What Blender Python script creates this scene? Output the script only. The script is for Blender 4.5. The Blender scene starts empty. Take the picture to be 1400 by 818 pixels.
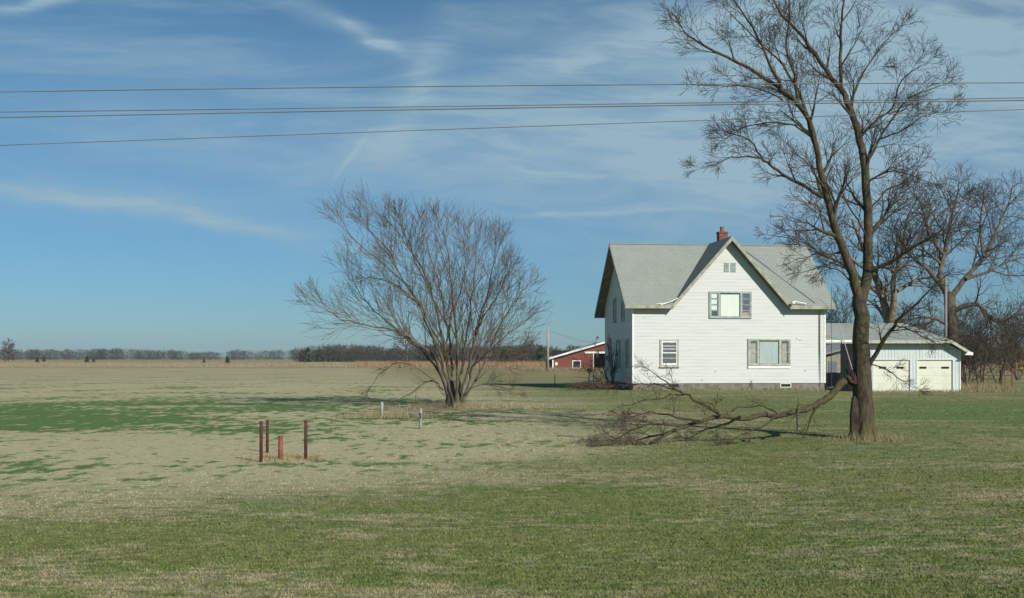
import bpy, math, random
import numpy as np
from mathutils import Vector
R = math.radians
random.seed(7)
C = bpy.context.scene.collection
scn = bpy.context.scene

# ---------------------------------------------------------------- camera, sky, sun, exposure
F, HY, CH = 1500.0, 487.0, 2.1            # focal length in px, horizon row, eye height
cd = bpy.data.cameras.new('camera'); cam = bpy.data.objects.new('camera', cd); C.objects.link(cam)
cd.sensor_width = 36; cd.lens = 36*F/1400; cd.shift_y = (HY-409)/1400; cd.clip_end = 20000; cd.clip_start = 0.1
cam.location = (0, 0, CH); cam.rotation_euler = (R(90), 0, 0); scn.camera = cam
SUN_EL, SUN_TH = 32, 54                    # elevation; degrees towards the viewer from due right (+X)
sd = Vector((math.cos(R(SUN_EL))*math.cos(R(SUN_TH)), -math.cos(R(SUN_EL))*math.sin(R(SUN_TH)), math.sin(R(SUN_EL))))
sl = bpy.data.lights.new('sun', 'SUN'); sl.energy = 4.1; sl.angle = R(0.55); sl.color = (1, .955, .87)
so = bpy.data.objects.new('sun', sl); C.objects.link(so); so.rotation_euler = sd.to_track_quat('Z', 'Y').to_euler()
scn.view_settings.view_transform = 'Standard'; scn.view_settings.look = 'None'
scn.view_settings.gamma = 1; scn.view_settings.use_curve_mapping = False
scn.view_settings.exposure = 0.50

class NG:
    """small helper for node trees"""
    def __init__(s, nt): s.nt = nt; s.N = nt.nodes; s.L = nt.links
    def new(s, t, ins=None, **props):
        n = s.N.new(t)
        for k, v in props.items(): setattr(n, k, v)
        for k, v in (ins or {}).items(): s.put(n.inputs[k], v)
        return n
    def put(s, sock, v):
        if isinstance(v, bpy.types.NodeSocket): s.L.new(v, sock)
        elif isinstance(v, bpy.types.Node): s.L.new(v.outputs[0], sock)
        else:
            if hasattr(sock.default_value, '__len__') and len(sock.default_value) == 4 and len(v) == 3: v = (*v, 1)
            sock.default_value = v
    def m(s, op, a, b=0.0, c=None):
        n = s.N.new('ShaderNodeMath'); n.operation = op; s.put(n.inputs[0], a); s.put(n.inputs[1], b)
        if c is not None: s.put(n.inputs[2], c)
        return n.outputs[0]
    def mix(s, f, a, b, blend='MIX'):
        n = s.N.new('ShaderNodeMix'); n.data_type = 'RGBA'; n.blend_type = blend
        s.put(n.inputs[0], f); s.put(n.inputs[6], a); s.put(n.inputs[7], b); return n.outputs[2]
    def noise(s, vec, scale, detail=4, rough=.55, dist=0.0):
        n = s.new('ShaderNodeTexNoise', {'Vector': vec, 'Scale': scale, 'Detail': detail, 'Roughness': rough, 'Distortion': dist}); return n.outputs[0]
    def ss(s, v, a, b, lo=0.0, hi=1.0):
        n = s.N.new('ShaderNodeMapRange'); n.interpolation_type = 'SMOOTHSTEP'
        for i, x in enumerate((v, a, b, lo, hi)): s.put(n.inputs[i], x)
        return n.outputs[0]
    def vec(s, x, y, z=0.0): return s.new('ShaderNodeCombineXYZ', {0: x, 1: y, 2: z}).outputs[0]
    def scale(s, v, t):
        n = s.N.new('ShaderNodeVectorMath'); n.operation = 'MULTIPLY'; s.put(n.inputs[0], v); s.put(n.inputs[1], t); return n.outputs[0]

w = bpy.data.worlds.new('World'); scn.world = w; w.use_nodes = True
g = NG(w.node_tree); g.N.clear()
sky = g.new('ShaderNodeTexSky', sky_type='NISHITA', sun_disc=False, sun_elevation=R(SUN_EL),
            sun_rotation=R(90+SUN_TH), air_density=1.0, dust_density=.15, ozone_density=2.6, altitude=300)
tc = g.new('ShaderNodeTexCoord'); sx = g.new('ShaderNodeSeparateXYZ', {0: tc.outputs['Generated']})
dx, dy, dz = sx.outputs
zc = g.m('ADD', g.m('MAXIMUM', dz, 0.0), .10)
px_, py_ = g.m('DIVIDE', dx, zc), g.m('DIVIDE', dy, zc)           # a cloud sheet overhead
pv = g.vec(px_, py_)
# the direction, as tangents, for the larger streaks (only the half of the sky in front)
dyp = g.m('MAXIMUM', dy, .05); tx = g.m('DIVIDE', dx, dyp); tz = g.m('DIVIDE', dz, dyp)
tv = g.vec(tx, tz)
front = g.ss(dy, .05, .3)
wob = g.m('MULTIPLY', g.m('SUBTRACT', g.noise(tv, 4.0, 3), .5), .05)
wob2 = g.m('MULTIPLY', g.m('SUBTRACT', g.noise(tv, 22.0, 4), .5), .014)
def P(x, y): return ((x-700)/F, (HY-y)/F)
def streak(x, y, ang, L, W, amp, rough=1.0):
    cx, cy = P(x, y); ca, sa = math.cos(R(ang)), math.sin(R(ang)); L /= F; W /= F
    u = g.m('SUBTRACT', tx, cx); v = g.m('SUBTRACT', g.m('ADD', tz, g.m('ADD', g.m('MULTIPLY', wob, rough), wob2)), cy)
    a = g.m('ADD', g.m('MULTIPLY', u, ca/L), g.m('MULTIPLY', v, sa/L))
    b = g.m('ADD', g.m('MULTIPLY', u, -sa/W), g.m('MULTIPLY', v, ca/W))
    e = g.m('EXPONENT', g.m('MULTIPLY', g.m('ADD', g.m('MULTIPLY', a, a), g.m('MULTIPLY', b, b)), -1.0))
    return g.m('MULTIPLY', e, amp)
parts = [streak(230, 288, -9, 230, 12, .44), streak(150, 268, -7, 260, 30, .20), streak(500, 46, -27, 50, 9, .50, .5),
         streak(440, 20, -18, 120, 14, .22), streak(30, 8, 14, 90, 9, .38), streak(480, 215, 52, 40, 3.5, .20, .2),
         streak(570, 125, 62, 110, 26, .24), streak(780, 293, 2, 150, 3.5, .28, .15), streak(790, 85, 14, 170, 22, .26),
         streak(1160, 190, 6, 480, 150, .50), streak(1280, 60, -4, 300, 60, .36), streak(800, 215, -2, 260, 30, .22),
         streak(300, 190, -8, 300, 40, .20), streak(680, 150, 4, 240, 30, .18), streak(1100, 20, 10, 260, 40, .30),
         streak(760, 20, 8, 200, 26, .22), streak(180, 75, -6, 220, 26, .16)]
tot = parts[0]
for p_ in parts[1:]: tot = g.m('ADD', tot, p_)
fib = g.noise(g.scale(g.vec(g.m('ADD', tx, g.m('MULTIPLY', tz, .8)), g.m('ADD', tz, wob)), (5.0, 26.0, 1)), 1.6, 7, .62, .6)
fib = g.ss(fib, .30, .78, .35, 1.45)
soft = g.m('ADD', g.m('ADD', streak(1230, 120, 4, 520, 150, .17), streak(620, 235, -2, 620, 50, .10)), streak(250, 130, 2, 420, 70, .07))
tot = g.m('MULTIPLY', g.m('ADD', g.m('MULTIPLY', tot, fib), soft), front)
sheet = g.ss(g.noise(g.scale(pv, (1.0, 2.6, 1)), .9, 8, .62, .8), .46, .80, 0.0, .34)
sheet = g.m('MULTIPLY', sheet, g.ss(dz, .10, .26))
cl = g.m('MINIMUM', g.m('MULTIPLY', g.m('ADD', tot, sheet), 1.75), .92)
# high thin trail right of frame: a slightly darker line in front of the cirrus is left out (camera smudge)
hz = g.mix(g.ss(dz, .30, .0, 0, 1), (1, 1, 1), (.70, .75, .95), 'MIX')
skyc = g.mix(1.0, sky.outputs[0], hz, 'MULTIPLY')
skyc = g.mix(1.0, skyc, (.52, .82, .89), 'MULTIPLY')
cloudy = g.mix(cl, skyc, (3.9, 5.7, 6.8))
bg = g.new('ShaderNodeBackground', {'Color': cloudy, 'Strength': .058})
g.L.new(bg.outputs[0], g.new('ShaderNodeOutputWorld').inputs[0])

# ---------------------------------------------------------------- mesh helpers
def gz(x, y):
    """height of the ground"""
    def s(a, b, v):
        t = np.clip((np.asarray(v, float)-a)/(b-a), 0, 1); return t*t*(3-2*t)
    z = -.17*s(17, 21, x)*s(55, 67, y)
    z = z + .035*np.sin(x*.45+1.0)*np.sin(y*.33)*s(4, 12, y)*(1-s(50, 64, y))
    z = z + .22*s(13, 7, y)*0.0
    return z
def at(x, y, Y):
    """world point seen at photo pixel x, y when it stands Y metres away"""
    return Vector(((x-700)*Y/F, Y, CH-(y-HY)*Y/F))

def link(o, parent=None):
    C.objects.link(o)
    if parent is not None: o.parent = parent
    return o
def tag(o, label, cat, group=None, kind=None):
    o['label'] = label
    if cat: o['category'] = cat
    if group: o['group'] = group
    if kind: o['kind'] = kind
    return o
def thing(name, label, cat, loc=(0, 0, 0), rz=0, group=None):
    o = bpy.data.objects.new(name, None); o.empty_display_size = .3
    o.location = loc; o.rotation_euler = (0, 0, R(rz)); link(o)
    return tag(o, label, cat, group)

class MB:
    def __init__(s): s.v = []; s.f = []
    def poly(s, pts): i = len(s.v); s.v += [tuple(p) for p in pts]; s.f.append(tuple(range(i, i+len(pts)))); return s
    def box(s, x0, x1, y0, y1, z0, z1):
        i = len(s.v)
        s.v += [(x, y, z) for z in (z0, z1) for x, y in ((x0, y0), (x1, y0), (x1, y1), (x0, y1))]
        s.f += [(i+a, i+b, i+c, i+d) for a, b, c, d in ((3, 2, 1, 0), (4, 5, 6, 7), (0, 1, 5, 4), (1, 2, 6, 5), (2, 3, 7, 6), (3, 0, 4, 7))]
        return s
    def slab(s, pts, t):
        """polygon pts (top) given thickness vector t"""
        n = len(pts); i = len(s.v); t = Vector(t)
        s.v += [tuple(p) for p in pts] + [tuple(Vector(p)+t) for p in pts]
        s.f.append(tuple(range(i, i+n))); s.f.append(tuple(range(i+2*n-1, i+n-1, -1)))
        for k in range(n): s.f.append((i+k, i+n+k, i+n+(k+1) % n, i+(k+1) % n))
        return s
    def fr(s, o, r, n, x0, x1, z0, z1, d0, d1):
        """box in a wall frame: origin o, right r, outward n"""
        i = len(s.v); o = Vector(o); r = Vector(r); n = Vector(n); up = Vector((0, 0, 1))
        for z in (z0, z1):
            for x, d in ((x0, d1), (x1, d1), (x1, d0), (x0, d0)): s.v.append(tuple(o+r*x+up*z+n*d))
        s.f += [(i+a, i+b, i+c, i+d) for a, b, c, d in ((3, 2, 1, 0), (4, 5, 6, 7), (0, 1, 5, 4), (1, 2, 6, 5), (2, 3, 7, 6), (3, 0, 4, 7))]
        return s
    def tube(s, pts, rad, sides=6, cap=True):
        pts = np.asarray([tuple(p) for p in pts], float); n = len(pts)
        rad = np.full(n, rad) if np.isscalar(rad) else np.asarray(rad, float)
        T = np.gradient(pts, axis=0); T /= np.linalg.norm(T, axis=1)[:, None]+1e-9
        ref = np.array([0, 0, 1.]) if abs(T[0][2]) < .8 else np.array([1., 0, 0])
        A = np.cross(T, ref); A /= np.linalg.norm(A, axis=1)[:, None]+1e-9; B = np.cross(T, A)
        an = np.arange(sides)*2*math.pi/sides
        ring = pts[:, None]+rad[:, None, None]*(np.cos(an)[None, :, None]*A[:, None]+np.sin(an)[None, :, None]*B[:, None])
        i = len(s.v); s.v += [tuple(q) for q in ring.reshape(-1, 3)]
        for k in range(n-1):
            for j in range(sides):
                a = i+k*sides+j; b = i+k*sides+(j+1) % sides; s.f.append((a, b, b+sides, a+sides))
        if cap:
            s.f.append(tuple(range(i+sides-1, i-1, -1))); s.f.append(tuple(range(i+(n-1)*sides, i+n*sides)))
        return s
    def build(s, name, mat, parent=None, smooth=False, bevel=0):
        me = bpy.data.meshes.new(name); me.from_pydata(s.v, [], s.f); me.materials.append(mat)
        if smooth: me.polygons.foreach_set('use_smooth', [True]*len(me.polygons))
        me.update(); o = bpy.data.objects.new(name, me); link(o, parent)
        if bevel:
            b = o.modifiers.new('bevel', 'BEVEL'); b.width = bevel; b.segments = 2; b.limit_method = 'ANGLE'
        return o
def mesh_np(name, V, Fc, nside, mat, parent=None, attr=None, smooth=False):
    """fast mesh from numpy arrays; every face has nside corners; attr: one float per vertex"""
    me = bpy.data.meshes.new(name); nf = len(Fc)
    me.vertices.add(len(V)); me.vertices.foreach_set('co', np.asarray(V, np.float32).ravel())
    me.loops.add(nf*nside); me.loops.foreach_set('vertex_index', np.asarray(Fc, np.int32).ravel())
    me.polygons.add(nf); me.polygons.foreach_set('loop_start', np.arange(0, nf*nside, nside, dtype=np.int32))
    me.update(calc_edges=True); me.materials.append(mat)
    if smooth: me.polygons.foreach_set('use_smooth', [True]*nf)
    if attr is not None:
        a = me.attributes.new('rnd', 'FLOAT', 'POINT'); a.data.foreach_set('value', np.asarray(attr, np.float32))
    o = bpy.data.objects.new(name, me); return link(o, parent)

# ---------------------------------------------------------------- materials
def mat(name, col, col2=None, scale=3.0, rough=.8, bump=0.0, bscale=20.0, spec=.3, vec=(1, 1, 1), metal=0.0, coat=0.0, detail=5, lo=.35, hi=.65):
    m = bpy.data.materials.new(name); m.use_nodes = True; g = NG(m.node_tree); b = g.N['Principled BSDF']
    b.inputs['Roughness'].default_value = rough; b.inputs['Specular IOR Level'].default_value = spec
    b.inputs['Metallic'].default_value = metal; b.inputs['Coat Weight'].default_value = coat
    tc = g.new('ShaderNodeTexCoord'); v = g.scale(tc.outputs['Object'], vec)
    c2 = col2 or tuple(x*.75 for x in col)
    n = g.noise(v, scale, detail, .6)
    g.put(b.inputs['Base Color'], g.mix(g.ss(n, lo, hi), col, c2))
    if bump:
        bn = g.new('ShaderNodeBump', {'Height': g.noise(v, bscale, 5, .6), 'Distance': bump, 'Strength': .8}); g.put(b.inputs['Normal'], bn.outputs[0])
    return m
M = {}
M['siding'] = mat('siding', (.52, .545, .515), (.43, .455, .42), 1.2, .55, vec=(.5, .5, 5), lo=.40, hi=.85)
M['trim'] = mat('weathered_trim', (.40, .42, .36), (.26, .27, .22), 6, .7, lo=.4, hi=.7)
M['trimgrey'] = mat('grey_trim', (.34, .40, .38), (.24, .29, .28), 6, .7)
M['white'] = mat('white_paint', (.78, .79, .76), (.62, .63, .58), 5, .5)
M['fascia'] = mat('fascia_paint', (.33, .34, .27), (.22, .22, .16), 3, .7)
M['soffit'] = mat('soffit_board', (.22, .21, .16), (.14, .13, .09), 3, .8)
M['concrete'] = mat('foundation_concrete', (.20, .185, .16), (.13, .115, .09), 2.5, .9, .01, 30)
M['brick'] = mat('chimney_brick', (.20, .08, .055), (.11, .055, .04), 7, .9)
M['clay'] = mat('clay_pipe', (.28, .13, .09), (.2, .09, .065), 5, .8)
M['glass'] = mat('window_glass', (.05, .06, .06), (.09, .10, .10), 2, .12, spec=.6)
M['glassgrey'] = mat('grey_window_glass', (.13, .145, .14), (.07, .08, .08), 4, .15, spec=.6, vec=(1, 1, 4))  # paler grey pane colour with streaked variation
M['curtain'] = mat('curtain', (.60, .66, .58), (.53, .60, .53), 3, .8, .002, 6, vec=(8, 8, .3), coat=.2)
M['curtain_blue'] = mat('pale_blue_curtain', (.36, .43, .40), (.28, .35, .33), 3, .8, .002, 6, vec=(9, 9, .3), coat=.3)
M['curtaindull'] = mat('dull_curtain', (.34, .34, .29), (.24, .24, .20), 9, .8, coat=.3)
M['boxes'] = mat('clutter', (.40, .30, .22), (.25, .2, .17), 5, .8)
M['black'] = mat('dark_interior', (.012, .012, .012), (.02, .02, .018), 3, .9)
M['dark_metal'] = mat('dark_metal', (.07, .07, .065), (.05, .04, .035), 8, .5)
M['rust'] = mat('rusty_steel', (.085, .030, .022), (.05, .018, .014), 9, .8, .004, 40)
M['redpaint'] = mat('faded_red_paint', (.25, .07, .05), (.16, .05, .04), 6, .7)
M['postwhite'] = mat('white_plastic_post', (.30, .32, .29), (.20, .22, .19), 9, .6)
M['galv'] = mat('galvanised_steel', (.40, .42, .42), (.30, .32, .32), 6, .45, metal=.3)
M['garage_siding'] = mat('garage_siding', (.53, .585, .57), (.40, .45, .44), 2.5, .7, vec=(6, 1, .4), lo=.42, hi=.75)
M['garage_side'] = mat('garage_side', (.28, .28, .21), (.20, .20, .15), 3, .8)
M['garage_door'] = mat('garage_door_paint', (.60, .62, .50), (.50, .52, .40), 1.6, .5, lo=.45, hi=.8)
M['metalroof'] = mat('grey_sheet_roof', (.245, .27, .25), (.20, .22, .205), .7, .6, lo=.4, hi=.7)
M['bluedoor'] = mat('blue_grey_door', (.13, .17, .19), None, 4, .6)
M['barnred'] = mat('barn_red', (.20, .062, .045), (.145, .048, .036), 3, .85, vec=(8, 1, .5))
M['galvdark'] = mat('weathered_grey_pole', (.23, .225, .20), (.15, .145, .125), 5, .9, vec=(5, 5, .5))
M['poleweathered'] = mat('weathered_pole', (.34, .31, .27), (.22, .20, .17), 5, .9, vec=(5, 5, .5))
M['wire'] = mat('power_wire', (.155, .165, .16), None, 1, .5, metal=.2)
def shingles(name, swap):
    m = bpy.data.materials.new(name); m.use_nodes = True; g = NG(m.node_tree); b = g.N['Principled BSDF']
    b.inputs['Roughness'].default_value = .9
    tc = g.new('ShaderNodeTexCoord'); s = g.new('ShaderNodeSeparateXYZ', {0: tc.outputs['Object']})
    v = g.vec(s.outputs[1] if swap else s.outputs[0], g.m('MULTIPLY', s.outputs[2], 1.45))
    br = g.new('ShaderNodeTexBrick', {'Vector': v, 'Color1': (.245, .272, .240, 1), 'Color2': (.225, .250, .220, 1), 'Mortar': (.165, .18, .16, 1), 'Scale': 1.0,
               'Mortar Size': .012, 'Mortar Smooth': .3, 'Brick Width': .30, 'Row Height': .19})
    n = g.noise(g.scale(tc.outputs['Object'], (1, 1, .35)), 1.1, 6, .65)
    c = g.mix(g.ss(n, .38, .7, 0, .35), br.outputs[0], (.175, .195, .17))
    n2 = g.noise(g.scale(tc.outputs['Object'], (6, 6, .5)), 1.0, 4)
    c = g.mix(g.ss(n2, .5, .75, 0, .35), c, (.27, .295, .26))
    g.put(b.inputs['Base Color'], c)
    g.put(b.inputs['Normal'], g.new('ShaderNodeBump', {'Height': br.outputs[1], 'Distance': -.012, 'Strength': .6}).outputs[0])
    return m
M['shingle'] = shingles('asphalt_shingle', False); M['shingle_side'] = shingles('asphalt_shingle_side', True)

def bark(name, a, b_, c, moss, mossf):
    m = bpy.data.materials.new(name); m.use_nodes = True; g = NG(m.node_tree); p = g.N['Principled BSDF']
    p.inputs['Roughness'].default_value = .95; p.inputs['Specular IOR Level'].default_value = .15
    tc = g.new('ShaderNodeTexCoord').outputs['Object']
    n = g.noise(g.scale(tc, (9, 9, 1.6)), 2.0, 6, .65); col = g.mix(g.ss(n, .32, .66), a, b_)
    col = g.mix(g.ss(g.noise(tc, 1.3, 4), .5, .75, 0, .7), col, c)
    col = g.mix(g.ss(g.noise(g.scale(tc, (1, 1, .5)), 1.7, 5), .45, .62, 0, mossf), col, moss)
    g.put(p.inputs['Base Color'], col)
    g.put(p.inputs['Normal'], g.new('ShaderNodeBump', {'Height': n, 'Distance': .06, 'Strength': 1.0}).outputs[0])
    return m
M['bark_big'] = bark('ridged_mossy_bark', (.105, .085, .055), (.040, .032, .022), (.125, .105, .075), (.088, .086, .032), .65)
M['twig_big'] = bark('dark_twigs', (.085, .068, .050), (.055, .045, .035), (.11, .09, .065), (.09, .085, .04), .3)
M['bark_mid'] = bark('grey_brown_bark', (.15, .125, .095), (.07, .058, .044), (.18, .155, .12), (.12, .11, .055), .4)
M['twig_mid'] = bark('grey_brown_twigs', (.20, .165, .125), (.13, .105, .08), (.23, .195, .15), (.13, .115, .06), .3)
M['bark_pale'] = bark('pale_bark', (.30, .25, .18), (.15, .12, .085), (.36, .32, .25), (.14, .13, .07), .3)
M['twig_far'] = bark('brown_twigs', (.115, .092, .068), (.07, .056, .042), (.14, .12, .09), (.10, .09, .045), .35)
M['torn'] = mat('torn_red_heartwood', (.060, .030, .022), (.030, .019, .014), 8, .9, .02, 20)
M['brush'] = mat('brush_twigs', (.105, .078, .055), (.065, .05, .038), 4, .95)
M['wood_far'] = mat('distant_wood', (.062, .060, .038), (.040, .036, .027), .06, 1, lo=.4, hi=.6)
M['wood_far2'] = mat('far_wood', (.055, .056, .042), (.038, .038, .032), .03, 1, lo=.4, hi=.6)
M['cedar'] = mat('evergreen', (.028, .042, .018), (.04, .055, .02), 2, .9)
M['yellowleaf'] = mat('yellow_leaves', (.36, .27, .03), (.22, .18, .03), 2, .9)

def ground_color(g):
    """colour of the ground cover at a world position; the same for the soil sheet and the blades on it"""
    geo = g.new('ShaderNodeNewGeometry'); s = g.new('ShaderNodeSeparateXYZ', {0: geo.outputs['Position']}); X, Y = s.outputs[0], s.outputs[1]
    p = g.vec(X, Y)
    nb = g.noise(g.scale(p, (.6, 1, 1)), .11, 5, .6)            # broad
    nm = g.noise(g.scale(p, (.5, 1, 1)), .9, 6, .65)           # patches
    nf = g.noise(g.scale(p, (.55, 1, 1)), 7.0, 5, .65)          # tufts
    nl = g.noise(g.scale(p, (.35, 1, 1)), .30, 5, .6)
    wob = g.m('MULTIPLY', g.m('SUBTRACT', nm, .5), 5.0)
    Xc = g.m('MAXIMUM', X, -8.6); f = g.m('ADD', g.m('MULTIPLY_ADD', Xc, 1.30, 20.6), g.m('MULTIPLY', g.m('MULTIPLY', Xc, Xc), .075))
    e1 = g.ss(g.m('ADD', g.m('SUBTRACT', Y, f), wob), -4.5, 5.0)
    xb = g.m('MULTIPLY_ADD', g.m('MINIMUM', Y, 260), -.16, 8.6)
    e2 = g.ss(g.m('ADD', g.m('SUBTRACT', xb, X), g.m('MULTIPLY', wob, 1.6)), -8.0, 7.0)
    bare = g.m('MULTIPLY', e1, e2)
    far = g.ss(Y, 60, 120)
    strip = g.m('MULTIPLY', g.m('MULTIPLY', g.ss(Y, 27, 33), g.ss(Y, 62, 46)), g.ss(g.m('ADD', X, wob), 1.0, -7.0))
    rgreen = g.m('MULTIPLY', g.m('MULTIPLY', g.ss(Y, 27, 34), g.ss(Y, 54, 44)), g.ss(X, 7.0, 13.0))
    # cover: chance of green
    cov = g.m('MULTIPLY_ADD', bare, -.215, .085)
    cov = g.m('ADD', cov, g.m('MULTIPLY', strip, .27))
    cov = g.m('ADD', cov, g.m('MULTIPLY', rgreen, .06))
    cov = g.m('ADD', cov, g.m('MULTIPLY', g.m('SUBTRACT', nl, .5), g.m('MULTIPLY_ADD', bare, -.15, 1.05)))
    cov = g.m('ADD', cov, g.m('MULTIPLY', g.m('SUBTRACT', nb, .5), .7))
    mixn = g.m('ADD', g.m('MULTIPLY', nm, .65), g.m('MULTIPLY', nf, .35))
    lp = g.noise(g.scale(p, (.75, 1.1, 1)), 2.6, 4, .7); gl = g.ss(g.m('ADD', g.m('ADD', g.m('MULTIPLY_ADD', g.m('SUBTRACT', mixn, .5), 1.1, .5), g.m('MULTIPLY', g.m('SUBTRACT', lp, .5), .9)), cov), .33, .66)
    # separate clover tufts in the bare field: small, sharp edged, thickening into a belt
    tn = g.m('ADD', g.m('MULTIPLY', g.noise(g.scale(p, (1.2, .62, 1)), 1.7, 5, .68), .62), g.m('MULTIPLY', g.noise(g.scale(p, (.5, .55, 1)), .33, 3, .5), .38))
    tn = g.m('ADD', tn, g.m('MULTIPLY', strip, g.m('MULTIPLY_ADD', g.ss(X, -4, -16), .05, .045)))
    gt = g.m('MAXIMUM', g.ss(tn, .518, .575), g.m('MULTIPLY', g.ss(g.noise(g.scale(p, (1, .55, 1)), 4.2, 3, .6), .60, .68), .8))
    gf = g.mix(bare, gl, gt)
    straw = g.mix(g.ss(nf, .35, .65), (.285, .262, .155), (.205, .188, .108))
    straw = g.mix(g.ss(nb, .4, .65, 0, .5), straw, (.24, .215, .13))
    strawb = g.mix(g.ss(nf, .35, .68), (.395, .365, .225), (.320, .298, .178))
    straw = g.mix(bare, straw, strawb)
    green = g.mix(g.ss(nf, .3, .7), (.140, .172, .056), (.085, .122, .036))
    green = g.mix(g.ss(nl, .42, .62, 0, .5), green, (.185, .180, .078))
    clov = g.mix(g.ss(nf, .3, .7), (.100, .178, .058), (.068, .130, .042))
    green = g.mix(g.m('MAXIMUM', g.m('MULTIPLY', bare, .9), g.m('MULTIPLY', rgreen, .4)), green, clov)
    inlawn = g.m('SUBTRACT', 1.0, bare)
    green = g.mix(g.m('MULTIPLY', g.ss(g.noise(g.scale(p, (1.0, 1.0, 1)), 3.1, 4, .65), .55, .66), g.m('MULTIPLY', inlawn, .75)), green, (.060, .105, .032))
    straw = g.mix(g.m('MULTIPLY', g.ss(g.noise(g.scale(p, (1.3, 1.3, 1)), 4.0, 4, .7), .56, .68), g.m('MULTIPLY', inlawn, .45)), straw, (.36, .32, .21))
    col = g.mix(g.m('MULTIPLY', gf, g.ss(far, 0, 1, 1, .62)), straw, green)
    # far pasture
    fp = g.mix(g.ss(nb, .38, .62), (.17, .165, .072), (.235, .205, .115))
    col = g.mix(g.m('MULTIPLY', far, g.m('SUBTRACT', 1.0, g.m('MULTIPLY', bare, .75))), col, fp)
    tan = g.mix(g.ss(g.noise(g.scale(p, (.02, .15, 1)), 1.0, 4), .4, .6), (.27, .225, .135), (.21, .18, .105))
    col = g.mix(g.m('MULTIPLY', g.ss(Y, 178, 200), .9), col, tan)
    return col, mixn, nf
m = bpy.data.materials.new('ground_cover'); m.use_nodes = True; g = NG(m.node_tree); b = g.N['Principled BSDF']
b.inputs['Roughness'].default_value = 1; b.inputs['Specular IOR Level'].default_value = .05
col, hn, nf = ground_color(g); g.put(b.inputs['Base Color'], col)
g.put(b.inputs['Normal'], g.new('ShaderNodeBump', {'Height': g.m('ADD', hn, g.m('MULTIPLY', nf, .5)), 'Distance': .12, 'Strength': .7}).outputs[0]); M['ground'] = m
m = bpy.data.materials.new('grass_blades'); m.use_nodes = True; g = NG(m.node_tree); b = g.N['Principled BSDF']
b.inputs['Roughness'].default_value = .9; b.inputs['Specular IOR Level'].default_value = .1
col, hn, nf = ground_color(g); a = g.new('ShaderNodeAttribute', attribute_name='rnd')
tint = g.mix(g.ss(a.outputs['Fac'], 0, 1), (.80, .86, .78), (1.22, 1.16, 1.12)); g.put(b.inputs['Base Color'], g.mix(1.0, col, tint, 'MULTIPLY')); M['blades'] = m
def drymat(name, a_, b_):
    m = bpy.data.materials.new(name); m.use_nodes = True; g = NG(m.node_tree); b = g.N['Principled BSDF']
    b.inputs['Roughness'].default_value = .9; b.inputs['Specular IOR Level'].default_value = .1
    a = g.new('ShaderNodeAttribute', attribute_name='rnd'); g.put(b.inputs['Base Color'], g.mix(a.outputs['Fac'], a_, b_)); return m
M['dry'] = drymat('dry_grass', (.20, .16, .085), (.36, .30, .18))
M['bluestem'] = drymat('orange_prairie_grass', (.22, .12, .06), (.34, .25, .14))
M['tangrass'] = drymat('tan_prairie_grass', (.20, .16, .095), (.32, .26, .155))

# ---------------------------------------------------------------- ground
rng = np.random.default_rng(3)
xs = np.concatenate([-np.geomspace(2600, 40, 26), np.linspace(-38, 40, 105), np.geomspace(42, 2600, 26)])
ys = np.concatenate([[-400, -150, -50, -10], np.linspace(0, 78, 105), np.geomspace(80, 2600, 40)])
GX, GY = np.meshgrid(xs, ys); V = np.stack([GX, GY, gz(GX, GY)], -1).reshape(-1, 3)
nx, ny = len(xs), len(ys); I = np.arange(nx*ny).reshape(ny, nx)
Fc = np.stack([I[:-1, :-1], I[:-1, 1:], I[1:, 1:], I[1:, :-1]], -1).reshape(-1, 4)
o = mesh_np('ground', V, Fc, 4, M['ground'], smooth=True); o['kind'] = 'structure'; o['label'] = 'flat winter pasture and lawn, straw coloured with green patches'

def blades(name, X, Y, h, wd, matn, lean=.45, parent=None, z0=None):
    n = len(X); a = rng.uniform(0, 2*math.pi, n); Z = gz(X, Y) if z0 is None else z0
    la = rng.uniform(0, 2*math.pi, n); lr = rng.uniform(0, lean, n)*h
    V = np.empty((n, 3, 3)); cx, sy = np.cos(a)*wd*.5, np.sin(a)*wd*.5
    V[:, 0] = np.stack([X-cx, Y-sy, Z-.005], -1); V[:, 1] = np.stack([X+cx, Y+sy, Z-.005], -1)
    V[:, 2] = np.stack([X+np.cos(la)*lr, Y+np.sin(la)*lr, Z+h], -1)
    r = np.repeat(rng.uniform(0, 1, n), 3)
    return mesh_np(name, V.reshape(-1, 3), np.arange(n*3).reshape(-1, 3), 3, M[matn], parent, r)
n = 190000
Y = 1/rng.uniform(1/70, 1/8.6, n); X = Y*rng.uniform(-.50, .50, n)
Xc = np.maximum(X, -8.6); f = 20.6+1.3*Xc+.075*Xc*Xc; bare = (Y > f) & (X < 5-.16*Y)
edge = np.clip((Y-f+rng.normal(0, 2.5, n))/4+.5, 0, 1)*(X < 5-.16*Y+rng.normal(0, 3, n)); bare = edge > rng.uniform(0, 1, n); keep = (~bare) | (rng.uniform(0, 1, n) < .30); X, Y, bare = X[keep], Y[keep], bare[keep]
h = rng.uniform(.007, .026, len(X))*np.where(bare, .45, 1)*(1+Y*.008); wd = .008+.0009*Y
hx, hy = X-7.37, Y-67; uu = hx*.9936+hy*.1132; vv = -hx*.1132+hy*.9936
ok = ~((uu > -.1) & (uu < 12.3) & (vv > -.05)) & ~((X > 19) & (Y > 69))
o = blades('grass', X[ok], Y[ok], h[ok], wd[ok], 'blades', 1.7); tag(o, 'short mixed green and straw lawn grass', 'grass', kind='stuff')

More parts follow.
